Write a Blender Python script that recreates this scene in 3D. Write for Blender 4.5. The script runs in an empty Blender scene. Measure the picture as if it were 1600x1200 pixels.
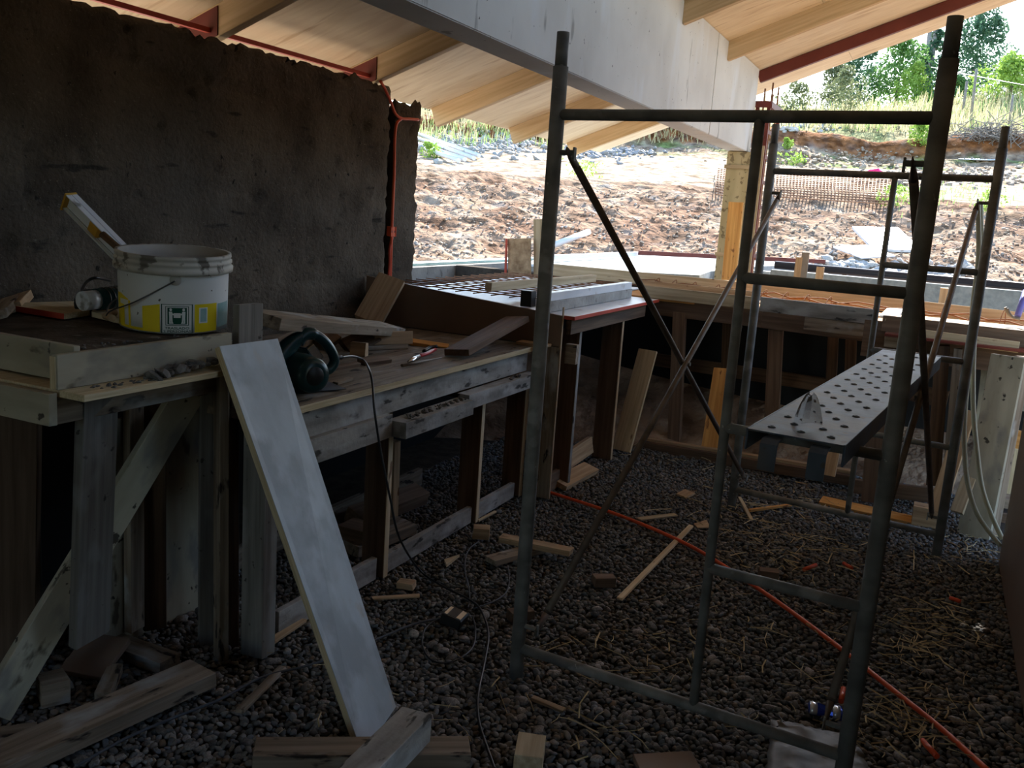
import bpy, bmesh, math, random
import numpy as np
from mathutils import Vector, Matrix, noise
random.seed(7); rng = np.random.default_rng(7)
SC = bpy.context.scene; COL = SC.collection
V = Vector; R = math.radians

# ------------------------------------------------------------------ camera, world, sun, exposure
# world axes: Y runs along the mud wall and the concrete beam, X to the right of it, Z up; floor at z = 0
F_PX, PITCH, ROLL, YAW, EYE = 1427.16, 0.1872, 0.0683, R(24.5), V((0, 0, 1.45))
fw = V((-math.sin(YAW) * math.cos(PITCH), math.cos(YAW) * math.cos(PITCH), -math.sin(PITCH)))
rt0 = V((math.cos(YAW), math.sin(YAW), 0)); up0 = rt0.cross(fw)
rt = rt0 * math.cos(ROLL) + up0 * math.sin(ROLL); up = up0 * math.cos(ROLL) - rt0 * math.sin(ROLL)
cd = bpy.data.cameras.new('camera'); cam = bpy.data.objects.new('camera', cd); COL.objects.link(cam)
cd.sensor_width = 36; cd.lens = F_PX / 1600 * 36; cd.clip_start = 0.02; cd.clip_end = 600
M3 = Matrix((rt, up, -fw)).transposed(); cam.matrix_world = Matrix.Translation(EYE) @ M3.to_4x4()
SC.camera = cam
SC.view_settings.view_transform = 'Standard'; SC.view_settings.look = 'None'
SC.view_settings.gamma = 1; SC.view_settings.use_curve_mapping = False
SC.view_settings.exposure = 0.75
SUN_AZ, SUN_EL = R(-3), R(33.5)
wd = bpy.data.worlds.new('sky'); SC.world = wd; wd.use_nodes = True
nt = wd.node_tree; nt.nodes.clear()
sk = nt.nodes.new('ShaderNodeTexSky'); sk.sky_type = 'NISHITA'; sk.sun_disc = False
sk.sun_elevation = SUN_EL; sk.sun_rotation = SUN_AZ; sk.air_density = 1.2; sk.dust_density = 0.6; sk.ozone_density = 2.2
bgn = nt.nodes.new('ShaderNodeBackground'); bgn.inputs['Strength'].default_value = 0.34
wo = nt.nodes.new('ShaderNodeOutputWorld')
nt.links.new(sk.outputs[0], bgn.inputs[0]); nt.links.new(bgn.outputs[0], wo.inputs[0])
sl = bpy.data.lights.new('sun', 'SUN'); sl.energy = 12; sl.angle = R(0.6); sl.color = (1, .95, .86)
so = bpy.data.objects.new('sun', sl); COL.objects.link(so)
sdir = V((math.sin(SUN_AZ) * math.cos(SUN_EL), math.cos(SUN_AZ) * math.cos(SUN_EL), math.sin(SUN_EL)))
so.rotation_euler = (-sdir).to_track_quat('-Z', 'Y').to_euler(); so.location = (6, 10, 12)
SC.cycles.use_denoising = True
SC.cycles.max_bounces = 8; SC.cycles.diffuse_bounces = 5

# ------------------------------------------------------------------ survey: where a sight line of the photograph meets a real plane
def sight(px, py):
    d = rt * ((px - 800) / F_PX) - up * ((py - 600) / F_PX) + fw
    return d
def W(px, py, X=None, Y=None, Z=None):
    d = sight(px, py)
    k = (X - EYE.x) / d.x if X is not None else (Y - EYE.y) / d.y if Y is not None else (Z - EYE.z) / d.z
    return EYE + d * k
def WD(px, py, D):
    d = sight(px, py); return EYE + d * (D / math.hypot(d.x, d.y))

# ------------------------------------------------------------------ materials
def srgb(h):
    h = h.lstrip('#'); c = [int(h[i:i + 2], 16) / 255 for i in (0, 2, 4)]
    return tuple(x / 12.92 if x <= .04045 else ((x + .055) / 1.055) ** 2.4 for x in c)
MATS = {}
def mat(name, c1, c2=None, scale=6, stretch=(1, 1, 1), rough=.8, metal=0, bump=0, bscale=40, rnd=0.0, spots=(), attr=None, spec=.3, bdist=.01, trans=0, ior=1.45, bstretch=None, detail=6, lo=.35, hi=.65, dist=0):
    m = bpy.data.materials.new(name); m.use_nodes = True; t = m.node_tree; N = t.nodes; L = t.links
    bs = N['Principled BSDF']; bs.inputs['Roughness'].default_value = rough; bs.inputs['Metallic'].default_value = metal
    bs.inputs['Specular IOR Level'].default_value = spec; bs.inputs['IOR'].default_value = ior
    if trans: bs.inputs['Transmission Weight'].default_value = trans
    tc = N.new('ShaderNodeTexCoord'); oi = N.new('ShaderNodeObjectInfo')
    mp = N.new('ShaderNodeMapping'); mp.inputs['Scale'].default_value = stretch
    ml = N.new('ShaderNodeMath'); ml.operation = 'MULTIPLY'; ml.inputs[1].default_value = 37.0
    L.new(oi.outputs['Random'], ml.inputs[0]); L.new(tc.outputs['Object'], mp.inputs['Vector']); L.new(ml.outputs[0], mp.inputs['Location'])
    if attr:
        at = N.new('ShaderNodeAttribute'); at.attribute_name = attr; colr = at.outputs['Color']
        if c2 is not None:
            nz = N.new('ShaderNodeTexNoise'); nz.inputs['Scale'].default_value = scale; nz.inputs['Detail'].default_value = detail
            L.new(mp.outputs[0], nz.inputs['Vector'])
            cr = N.new('ShaderNodeValToRGB'); cr.color_ramp.elements[0].position = lo; cr.color_ramp.elements[1].position = hi
            cr.color_ramp.elements[0].color = (*c1, 1); cr.color_ramp.elements[1].color = (*c2, 1); L.new(nz.outputs['Fac'], cr.inputs[0])
            mx = N.new('ShaderNodeMix'); mx.data_type = 'RGBA'; mx.blend_type = 'MULTIPLY'; mx.inputs[0].default_value = 1
            L.new(colr, mx.inputs[6]); L.new(cr.outputs[0], mx.inputs[7]); colr = mx.outputs[2]
    else:
        nz = N.new('ShaderNodeTexNoise'); nz.inputs['Scale'].default_value = scale; nz.inputs['Detail'].default_value = detail
        nz.inputs['Distortion'].default_value = dist
        L.new(mp.outputs[0], nz.inputs['Vector'])
        cr = N.new('ShaderNodeValToRGB'); cr.color_ramp.elements[0].position = lo; cr.color_ramp.elements[1].position = hi
        cr.color_ramp.elements[0].color = (*c1, 1); cr.color_ramp.elements[1].color = (*(c2 or c1), 1); L.new(nz.outputs['Fac'], cr.inputs[0])
        colr = cr.outputs[0]
    for (sc_, th, w, c, st) in spots:
        n2 = N.new('ShaderNodeTexNoise'); n2.inputs['Scale'].default_value = sc_; n2.inputs['Detail'].default_value = 4
        m2 = N.new('ShaderNodeMapping'); m2.inputs['Scale'].default_value = st; L.new(tc.outputs['Object'], m2.inputs['Vector']); L.new(ml.outputs[0], m2.inputs['Location'])
        L.new(m2.outputs[0], n2.inputs['Vector'])
        c2r = N.new('ShaderNodeValToRGB'); c2r.color_ramp.elements[0].position = th; c2r.color_ramp.elements[1].position = th + w
        L.new(n2.outputs['Fac'], c2r.inputs[0])
        mx = N.new('ShaderNodeMix'); mx.data_type = 'RGBA'; L.new(c2r.outputs[0], mx.inputs[0]); L.new(colr, mx.inputs[6]); mx.inputs[7].default_value = (*c, 1); colr = mx.outputs[2]
    if rnd:
        hs = N.new('ShaderNodeHueSaturation'); mr = N.new('ShaderNodeMapRange'); mr.inputs[3].default_value = 1 - rnd; mr.inputs[4].default_value = 1 + rnd
        L.new(oi.outputs['Random'], mr.inputs[0]); L.new(mr.outputs[0], hs.inputs['Value']); L.new(colr, hs.inputs['Color']); colr = hs.outputs[0]
    L.new(colr, bs.inputs['Base Color'])
    if bump:
        nb = N.new('ShaderNodeTexNoise'); nb.inputs['Scale'].default_value = bscale; nb.inputs['Detail'].default_value = 5
        if bstretch: 
            m3 = N.new('ShaderNodeMapping'); m3.inputs['Scale'].default_value = bstretch; L.new(tc.outputs['Object'], m3.inputs['Vector']); L.new(m3.outputs[0], nb.inputs['Vector'])
        else: L.new(tc.outputs['Object'], nb.inputs['Vector'])
        bp = N.new('ShaderNodeBump'); bp.inputs['Strength'].default_value = bump; bp.inputs['Distance'].default_value = bdist
        L.new(nb.outputs['Fac'], bp.inputs['Height']); L.new(bp.outputs[0], bs.inputs['Normal'])
    MATS[name] = m
    return m
GR = (1.2, 26, 26)                                                 # wood grain runs along the local X of each board
DS = lambda th=.62, c=(.03, .022, .018): (9, th, .06, c, (1, 3, 3))      # knots and dark stains
CE = lambda th=.52, c=(.36, .35, .33): (5, th, .14, c, (1, 2, 2))         # dried cement smears
mat('pine', (.34, .22, .125), (.53, .38, .235), scale=2, stretch=GR, bump=.15, bstretch=GR, bscale=3, rnd=.25, spots=(DS(.66, (.16, .07, .03)),))
mat('pine_pale', (.44, .33, .2), (.62, .5, .33), scale=2, stretch=GR, bump=.15, bstretch=GR, bscale=3, rnd=.2, spots=(DS(.66, (.2, .12, .07)),))
mat('old_wood', (.16, .12, .085), (.3, .24, .18), scale=2, stretch=GR, bump=.2, bstretch=GR, bscale=3, rnd=.3, spots=(DS(.62), CE(.56)))
mat('dark_wood', (.07, .04, .025), (.14, .085, .05), scale=2, stretch=GR, bump=.15, bstretch=GR, bscale=3, rnd=.3)
mat('red_brown_wood', (.12, .075, .05), (.2, .13, .088), scale=2, stretch=GR, bump=.15, bstretch=GR, bscale=3, rnd=.25)
mat('cement_wood', (.2, .185, .17), (.36, .34, .31), scale=3, stretch=(1.5, 8, 8), bump=.4, bscale=30, rnd=.2, spots=(DS(.6, (.05, .045, .04)), CE(.5, (.42, .41, .4))))
mat('orange_wood', (.55, .25, .07), (.75, .4, .13), scale=2, stretch=GR, rnd=.1, spots=(DS(.64, (.25, .1, .04)),))
mat('ply_white', (.4, .455, .505), (.53, .59, .65), scale=4, stretch=(1, 2, 2), rough=.55, spec=.4, bump=.05, spots=(((16, .64, .08, (.46, .47, .48), (.5, 1, 1)), (7, .47, .14, (.36, .4, .44), (1, 1.4, 1)), (2.5, .55, .2, (.5, .56, .62), (1, 1.5, 1)))))
mat('ply_cream', (.31, .28, .205), (.43, .39, .3), scale=3, stretch=(1, 5, 5), rnd=.12, spots=((22, .66, .03, (.06, .052, .04), (1, 1, 1)), CE(.55, (.22, .21, .19)), (7, .63, .06, (.12, .1, .075), (1, 2, 2))))
mat('ply_edge', (.5, .4, .24), (.68, .57, .38), scale=6, stretch=(1, 30, 30), rnd=.1)
mat('ply_roof', (.76, .6, .4), (.88, .73, .52), scale=2.2, stretch=(1, 5, 5), rough=.6, rnd=.06, dist=1.2, spots=((3, .6, .12, (.62, .45, .27), (1, 6, 6)),))
mat('rafter_wood', (.54, .37, .2), (.68, .5, .3), scale=2, stretch=GR, rough=.65, rnd=.08)
mat('film_brown', (.17, .115, .085), (.22, .15, .11), scale=3, rough=.45, rnd=.1, spots=((7, .62, .1, (.2, .15, .12), (1, 1, 1)),))
mat('red_paint', (.42, .05, .03), (.55, .08, .045), scale=6, rough=.5)
mat('red_steel', (.13, .03, .024), (.17, .04, .03), scale=6, rough=.45)
mat('beam_concrete', (.57, .54, .5), (.71, .685, .64), scale=1.6, rough=.75, bump=.08, bscale=25, detail=8, spots=((9, .66, .05, (.36, .34, .31), (1, 1, .25)), (42, .71, .02, (.1, .09, .08), (1, 1, 1)), (4, .56, .16, (.7, .7, .7), (1, 1, .4))))
mat('grey_concrete', (.26, .25, .235), (.42, .405, .385), scale=5, rough=.9, bump=.5, bscale=35, spots=((16, .6, .1, (.15, .14, .13), (1, 1, 1)),))
mat('pale_concrete', (.27, .31, .325), (.38, .42, .435), scale=26, rough=.85, bump=.2, bscale=60)
mat('mud', (.074, .057, .043), (.14, .112, .085), scale=3.2, rough=1, bump=1, bscale=48, spec=.05, detail=9, spots=((75, .66, .05, (.2, .175, .135), (1, 1, 2.2)), (34, .68, .04, (.03, .025, .02), (1, 1, .6)), (1.1, .55, .2, (.1, .085, .07), (1, 1, 1)), (3.5, .66, .05, (.05, .042, .034), (1, 1.2, 5))))
mat('mortar_crumb', (.1, .095, .09), (.2, .19, .18), scale=20, rough=1, spec=.1)
mat('soil', (.05, .04, .032), (.085, .068, .054), scale=14, rough=1, bump=.6, spec=.1)
mat('stone', (.13, .12, .115), (.27, .25, .235), scale=3, rough=.72, rnd=.5, spots=((30, .62, .1, (.1, .09, .085), (1, 1, 1)),))
mat('gravel_mass', (.8, .8, .8), (1.1, 1.1, 1.1), scale=60, rough=.75, attr='Col')
mat('straw', (.42, .32, .16), (.64, .53, .32), scale=9, rough=.8)
mat('scaffold_steel', (.14, .14, .132), (.25, .25, .235), scale=14, stretch=(1, 1, .5), rough=.6, metal=0, bump=.12, bscale=70, spots=((9, .6, .06, (.3, .3, .29), (1, 1, 1)), (40, .7, .03, (.4, .39, .36), (1, 1, 1))))
mat('rusty_steel', (.11, .085, .068), (.19, .15, .12), scale=14, rough=.6, metal=.2)
mat('galvanized', (.05, .065, .085), (.1, .125, .165), scale=7, rough=.55, metal=.15, spec=.25, bump=.1, bscale=30, spots=((6, .5, .14, (.1, .09, .085), (1, 1, 1)), (25, .63, .05, (.07, .06, .055), (1, 1, 1))))
mat('rebar', (.2, .09, .045), (.3, .15, .08), scale=30, rough=.85)
mat('white_plastic', (.66, .67, .67), (.74, .75, .75), scale=3, rough=.38, spots=((5, .6, .1, (.45, .43, .39), (1, 1, 1)), (38, .7, .02, (.12, .11, .1), (1, 1, 1))))
mat('dirty_rim', (.4, .38, .34), (.6, .58, .53), scale=9, rough=.6, spots=((20, .58, .06, (.16, .14, .12), (1, 1, 1)),))
mat('yellow_print', (.72, .55, .01), (.8, .62, .02), scale=4, rough=.4)
mat('green_print', (.008, .07, .045), rough=.4)
mat('teal_print', (.25, .42, .42), (.35, .5, .5), scale=30, rough=.4)
mat('white_print', (.72, .73, .72), rough=.4)
mat('inner_bucket', (.3, .28, .25), (.5, .47, .43), scale=5, rough=.7)
mat('wire_steel', (.12, .12, .12), rough=.4, metal=.8)
mat('aluminium', (.7, .74, .8), (.82, .85, .9), scale=4, rough=.4, metal=.1, spots=((12, .62, .06, (.3, .3, .3), (1, 1, 1)),))
mat('level_yellow', (.55, .3, .04), (.65, .38, .06), scale=5, rough=.5)
mat('saw_teal', (.005, .03, .034), (.008, .042, .048), scale=5, rough=.28, spec=.5)
mat('black_plastic', (.012, .012, .013), rough=.4, spec=.5)
mat('black_cable', (.015, .015, .018), rough=.38, spec=.5)
mat('grey_cable', (.08, .085, .1), rough=.45)
mat('orange_pipe', (.62, .07, .02), (.72, .1, .03), scale=5, rough=.35, spec=.5)
mat('chrome', (.6, .6, .62), rough=.2, metal=1)
mat('red_handle', (.45, .02, .03), rough=.35)
mat('blue_handle', (.12, .12, .42), rough=.4)
mat('can_blue', (.02, .05, .4), (.04, .1, .6), scale=30, rough=.25, metal=.5)
mat('can_silver', (.7, .72, .75), rough=.22, metal=.7)
mat('dirty_film', (.06, .058, .053), (.13, .125, .115), scale=7, rough=.45, spots=((9, .55, .1, (.07, .06, .05), (1, 1, 1)),))
mat('clear_plastic', (.9, .93, .95), rough=.08, trans=.9, ior=1.35)
mat('hose_cream', (.58, .56, .4), (.66, .64, .48), scale=5, rough=.4)
mat('osb', (.22, .13, .07), (.5, .34, .2), scale=22, stretch=(1, 1, 2.2), lo=.3, hi=.7, rough=.8)
mat('white_sheet', (.66, .69, .74), (.78, .8, .84), scale=4, rough=.3, spots=((9, .6, .1, (.45, .42, .4), (1, 1, 1)),))
mat('pipe_black', (.03, .03, .04), rough=.4)
mat('pvc_white', (.72, .74, .76), rough=.4)
mat('pink_cloth', (.75, .02, .16), (.85, .06, .25), scale=9, rough=.9)
mat('bark', (.12, .095, .075), (.22, .18, .14), scale=12, rough=.95)
mat('pole_wood', (.2, .18, .16), (.3, .27, .24), scale=8, rough=.9)
mat('terrain', (.42, .37, .33), (1.2, 1.17, 1.14), scale=3.2, rough=1, attr='Col', bump=1, bscale=5, bdist=.12, spec=.03, detail=12, lo=.36, hi=.62)
mat('column_form', (.46, .38, .22), (.58, .49, .3), scale=4, stretch=(.6, 3, 3), rough=.8, spots=((26, .6, .05, (.24, .19, .11), (1, 1, 1)), (6, .62, .05, (.14, .09, .05), (.5, 2, 2))))
def leafm(name, c1, c2, tr=.35):
    m = mat(name, c1, c2, scale=1.7, rough=.6, rnd=0)
    t = m.node_tree; bs = t.nodes['Principled BSDF']; out = [n for n in t.nodes if n.type == 'OUTPUT_MATERIAL'][0]
    tl = t.nodes.new('ShaderNodeBsdfTranslucent'); mx = t.nodes.new('ShaderNodeMixShader'); mx.inputs[0].default_value = tr
    t.links.new(bs.inputs['Base Color'].links[0].from_socket, tl.inputs[0])
    t.links.new(bs.outputs[0], mx.inputs[1]); t.links.new(tl.outputs[0], mx.inputs[2]); t.links.new(mx.outputs[0], out.inputs[0])
leafm('leaf_bright', (.2, .34, .05), (.36, .52, .12))
leafm('leaf_mid', (.09, .2, .05), (.18, .33, .1))
leafm('leaf_dark', (.05, .12, .07), (.1, .2, .12))
leafm('leaf_olive', (.13, .16, .08), (.24, .27, .14))
leafm('grass_dry', (.5, .44, .24), (.68, .62, .38), .3)
leafm('grass_green', (.22, .36, .1), (.4, .55, .2), .3)
M = MATS

# ------------------------------------------------------------------ object helpers
def link(o, parent=None):
    COL.objects.link(o)
    if parent is not None:
        o.parent = parent
    return o
def tag(o, label=None, cat=None, group=None, kind=None):
    if label: o['label'] = label
    if cat: o['category'] = cat
    if group: o['group'] = group
    if kind: o['kind'] = kind
    return o
def empty(name, loc=(0, 0, 0), label=None, cat=None, group=None, kind=None):
    o = bpy.data.objects.new(name, None); o.location = loc; o.empty_display_size = .1; COL.objects.link(o)
    return tag(o, label, cat, group, kind)
ROOTS = {}
def world_of(o):
    m = o.matrix_basis.copy()
    while o.parent is not None:
        o = o.parent; m = o.matrix_basis @ m
    return m
def place(o, mw, parent=None):
    link(o, parent)
    o.matrix_basis = (world_of(parent).inverted() @ mw) if parent is not None else mw
    return o
def mesh_from_bm(name, bm, m, smooth=False):
    me = bpy.data.meshes.new(name); bm.to_mesh(me); bm.free()
    for x in (m if isinstance(m, (list, tuple)) else [m]): me.materials.append(MATS[x] if isinstance(x, str) else x)
    if smooth:
        for p in me.polygons: p.use_smooth = True
    return me
def obj(name, bm, m, parent=None, mw=None, smooth=False):
    o = bpy.data.objects.new(name, mesh_from_bm(name, bm, m, smooth))
    return place(o, mw if mw is not None else Matrix.Identity(4) if parent is None else world_of(parent), parent)
def frame(o, x, n):
    x = V(x).normalized(); n = V(n); n = (n - x * n.dot(x)).normalized(); y = n.cross(x)
    m = Matrix((x, y, n)).transposed().to_4x4(); m.translation = o
    return m
def box_bm(x0, x1, y0, y1, z0, z1, bev=.0015, jit=0):
    bm = bmesh.new(); bmesh.ops.create_cube(bm, size=1)
    for v in bm.verts:
        v.co = V(((x0 + x1) / 2 + v.co.x * (x1 - x0), (y0 + y1) / 2 + v.co.y * (y1 - y0), (z0 + z1) / 2 + v.co.z * (z1 - z0)))
        if jit: v.co += V((random.uniform(-jit, jit) * 2, random.uniform(-jit, jit), random.uniform(-jit, jit) * .6))
    b = min(bev, .2 * min(x1 - x0, y1 - y0, z1 - z0))
    if b > 0: bmesh.ops.bevel(bm, geom=bm.edges[:], offset=b, segments=1, affect='EDGES', profile=.5)
    return bm
def plank(name, P0, P1, w, t, n, m, parent=None, bev=.0015, jit=.0015):
    """a board: P0-P1 is the centre line of its visible face, n that face's normal, w its width, t its thickness behind the face"""
    P0, P1 = V(P0), V(P1); L = (P1 - P0).length
    return obj(name, box_bm(-L / 2, L / 2, -w / 2, w / 2, -t, 0, bev, jit), m, parent, frame((P0 + P1) / 2, P1 - P0, n))
def block(name, x0, x1, y0, y1, z0, z1, m, parent=None, bev=.0015, jit=.0008, grain='x'):
    """an axis-aligned board; grain names its long axis"""
    c = V(((x0 + x1) / 2, (y0 + y1) / 2, (z0 + z1) / 2)); d = (x1 - x0, y1 - y0, z1 - z0)
    if grain == 'x': fr = frame(c, (1, 0, 0), (0, 0, 1)); s = d
    elif grain == 'y': fr = frame(c, (0, 1, 0), (0, 0, 1)); s = (d[1], d[0], d[2])
    else: fr = frame(c, (0, 0, 1), (1, 0, 0)); s = (d[2], d[1], d[0])
    return obj(name, box_bm(-s[0] / 2, s[0] / 2, -s[1] / 2, s[1] / 2, -s[2] / 2, s[2] / 2, bev, jit), m, parent, fr)
def slab_bm(pts, t, n):
    """a flat polygon (points in order) thickened by t against n"""
    bm = bmesh.new(); n = V(n).normalized()
    a = [bm.verts.new(V(p)) for p in pts]; b = [bm.verts.new(V(p) - n * t) for p in pts]
    bm.faces.new(a); bm.faces.new(b[::-1])
    for i in range(len(pts)):
        j = (i + 1) % len(pts); bm.faces.new((a[i], b[i], b[j], a[j]))
    bmesh.ops.recalc_face_normals(bm, faces=bm.faces[:])
    return bm
def add_tube(bm, pts, r, seg=8, cap=True):
    pts = [V(p) for p in pts]; rs = r if isinstance(r, (list, tuple)) else [r] * len(pts)
    rings = []; prev = None
    for i, p in enumerate(pts):
        d = (pts[min(i + 1, len(pts) - 1)] - pts[max(i - 1, 0)]).normalized()
        if prev is None: a = V((0, 0, 1)) if abs(d.z) < .9 else V((1, 0, 0)); a = (a - d * a.dot(d)).normalized()
        else: a = (prev - d * prev.dot(d)).normalized()
        prev = a; b = d.cross(a)
        rings.append([bm.verts.new(p + (a * math.cos(2 * math.pi * k / seg) + b * math.sin(2 * math.pi * k / seg)) * rs[i]) for k in range(seg)])
    for i in range(len(rings) - 1):
        for k in range(seg):
            f = bm.faces.new((rings[i][k], rings[i][(k + 1) % seg], rings[i + 1][(k + 1) % seg], rings[i + 1][k])); f.smooth = True
    if cap:
        bm.faces.new(rings[0][::-1]); bm.faces.new(rings[-1])
    return bm
def tube(name, pts, r, m, parent=None, seg=10):
    bm = bmesh.new(); add_tube(bm, pts, r, seg)
    return obj(name, bm, m, parent, Matrix.Identity(4))
def rtube(name, P0, P1, r, m, parent=None, seg=14):
    """straight tube in its own frame (length along local X)"""
    P0, P1 = V(P0), V(P1); L = (P1 - P0).length; bm = bmesh.new(); add_tube(bm, [(-L / 2, 0, 0), (L / 2, 0, 0)], r, seg)
    d = P1 - P0
    return obj(name, bm, m, parent, frame((P0 + P1) / 2, d, V((0, 0, 1)) if abs(d.normalized().z) < .9 else V((1, 0, 0))))
def spline(pts, n=10):
    pts = [V(p) for p in pts]; P = [pts[0] * 2 - pts[1]] + pts + [pts[-1] * 2 - pts[-2]]; out = []
    for i in range(1, len(P) - 2):
        a, b, c, d = P[i - 1:i + 3]
        for k in range(n):
            t = k / n
            out.append(.5 * ((2 * b) + (c - a) * t + (2 * a - 5 * b + 4 * c - d) * t * t + (3 * b - a - 3 * c + d) * t ** 3))
    return out + [pts[-1]]
def add_lathe(bm, prof, seg=48, mw=None):
    rings = []
    for r, z in prof:
        rings.append([bm.verts.new(V((r * math.cos(2 * math.pi * k / seg), r * math.sin(2 * math.pi * k / seg), z))) for k in range(seg)])
    for i in range(len(rings) - 1):
        for k in range(seg):
            f = bm.faces.new((rings[i][k], rings[i][(k + 1) % seg], rings[i + 1][(k + 1) % seg], rings[i + 1][k])); f.smooth = True
    return rings
def mesh_np(name, verts, faces, m, parent=None, smooth=True, cols=None):
    me = bpy.data.meshes.new(name); nv, nf = len(verts), len(faces); k = faces.shape[1]
    me.vertices.add(nv); me.vertices.foreach_set('co', np.asarray(verts, np.float32).ravel())
    me.loops.add(nf * k); me.loops.foreach_set('vertex_index', np.asarray(faces, np.int32).ravel())
    me.polygons.add(nf); me.polygons.foreach_set('loop_start', np.arange(0, nf * k, k, dtype=np.int32))
    me.polygons.foreach_set('use_smooth', np.full(nf, smooth)); me.update(calc_edges=True)
    if cols is not None:
        a = me.color_attributes.new('Col', 'FLOAT_COLOR', 'POINT'); c = np.ones((nv, 4), np.float32); c[:, :3] = cols; a.data.foreach_set('color', c.ravel())
    me.materials.append(MATS[m]); o = bpy.data.objects.new(name, me)
    return place(o, Matrix.Identity(4), parent)
def vnoise(x, y, z=0.0):
    return noise.noise(V((x, y, z)))
X_, Y_, Z_ = V((1, 0, 0)), V((0, 1, 0)), V((0, 0, 1))

mat('mud_top', (.06, .05, .04), (.12, .1, .08), scale=9, rough=1, bump=.8, bscale=50, spec=.05, spots=((14, .6, .1, (.2, .185, .165), (1, 1, 1)),))
mat('grey_wood', (.13, .118, .105), (.21, .195, .175), scale=2, stretch=GR, bump=.2, bstretch=GR, bscale=3, rnd=.2, spots=((24, .66, .03, (.05, .045, .04), (1, 1, 1)), (4, .56, .14, (.26, .255, .245), (1, 2, 2))))
mat('shade_black', (.008, .008, .009), (.014, .014, .015), scale=3, rough=.6, bump=.3, bscale=9)  # near-black stand-in for the deep shade under the counters

# ------------------------------------------------------------------ floor and gravel
fl = empty('floor', (0, 0, 0), kind='structure')
bm = bmesh.new(); bmesh.ops.create_grid(bm, x_segments=60, y_segments=70, size=1)
for v in bm.verts:
    x = -1.2 + v.co.x * 2.4; y = 1.9 + v.co.y * 4.9
    v.co = V((x, y, -.012 + .012 * vnoise(x * 1.5, y * 1.5)))
obj('soil_bed', bm, 'soil', fl, smooth=True)
def ico(sub):
    b = bmesh.new(); bmesh.ops.create_icosphere(b, subdivisions=sub, radius=1)
    vs = np.array([v.co[:] for v in b.verts], np.float32); fs = np.array([[v.index for v in f.verts] for f in b.faces], np.int32); b.free()
    return vs, fs
def px_of(P):
    d = P - np.array(EYE[:]); z = d @ np.array(fw[:])
    return 800 + F_PX * (d @ np.array(rt[:])) / z, 600 - F_PX * (d @ np.array(up[:])) / z, z
GS = .0185
gx, gy = np.meshgrid(np.arange(-2.42, .42, GS), np.arange(1.0, 6.1, GS * .88))
gx[1::2] += GS / 2
P = np.stack([gx.ravel(), gy.ravel(), np.zeros(gx.size)], 1); P[:, :2] += rng.uniform(-.007, .007, (len(P), 2))
bed = np.array([.012 * vnoise(a * 1.5, b * 1.5) for a, b in P[:, :2]])
P[:, 2] = bed + rng.uniform(-.006, .008, len(P))
u_, v_, zc_ = px_of(P)
vis = (zc_ > .3) & (u_ > -260) & (u_ < 1760) & (v_ < 1290)
P = P[vis]; u_, v_, zc_ = u_[vis], v_[vis], zc_[vis]
rad = rng.uniform(.0075, .0125, len(P)) * np.where(rng.random(len(P)) < .06, 1.45, 1)
cls = rng.random(len(P)); val = rng.uniform(.55, 1.3, len(P))
colr = np.where(cls[:, None] < .62, [.17, .158, .145], np.where(cls[:, None] < .84, [.15, .155, .165], np.where(cls[:, None] < .94, [.2, .155, .115], [.27, .255, .235]))) * val[:, None]
infr = (u_ > 0) & (u_ < 1600) & (v_ < 1196) & (v_ > 0)
size_px = rad / zc_
dist_key = np.where(infr, -size_px, 9)
single = np.argsort(dist_key)[:300]
rest = np.setdiff1d(np.arange(len(P)), single)
def pebble_shape(n, base):
    k = len(base); d = rng.normal(0, .16, (n, 1, 3)); a = rng.normal(0, 1, (n, 1, 3))
    s = np.stack([rng.uniform(.85, 1.35, n), rng.uniform(.7, 1.0, n), rng.uniform(.5, .8, n)], 1)[:, None, :]
    b = base[None]; bul = 1 + .22 * np.sin((b * (2.2 + a)).sum(2, keepdims=True) + 3 * a[:, :, :1])
    q = b * bul * s
    th = rng.uniform(0, 6.28, n); tl = rng.normal(0, .3, n); c, sn = np.cos(th)[:, None], np.sin(th)[:, None]
    z2 = q[:, :, 2] + q[:, :, 0] * tl[:, None]
    return np.stack([q[:, :, 0] * c - q[:, :, 1] * sn, q[:, :, 0] * sn + q[:, :, 1] * c, z2], 2)
def pebble_mass(name, idx, sub):
    b, f = ico(sub); n = len(idx); q = pebble_shape(n, b) * rad[idx][:, None, None] + P[idx][:, None, :]
    F = (f[None] + (np.arange(n) * len(b))[:, None, None]).reshape(-1, 3)
    c = np.repeat(colr[idx], len(b), 0)
    return tag(mesh_np(name, q.reshape(-1, 3), F, 'gravel_mass', fl, True, c), kind='stuff')
near = rest[zc_[rest] < 3.0]; farp = rest[zc_[rest] >= 3.0]
pebble_mass('gravel', near, 2); pebble_mass('gravel', farp, 1)
b2, f2 = ico(2); kinds = []
for k in range(8):
    q = pebble_shape(1, b2)[0]; me = bpy.data.meshes.new('stone'); me.from_pydata([tuple(x) for x in q], [], [tuple(int(i) for i in x) for x in f2])
    for p in me.polygons: p.use_smooth = True
    me.materials.append(M['stone']); kinds.append(me)
for i in single:
    o = bpy.data.objects.new('stone', kinds[int(rng.integers(8))]); link(o, fl)
    o.location = (float(P[i, 0]), float(P[i, 1]), float(P[i, 2]) + .003); s = float(rad[i]) * 1.05; o.scale = (s, s, s); o.rotation_euler = (0, 0, float(rng.uniform(0, 6.28)))

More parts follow.
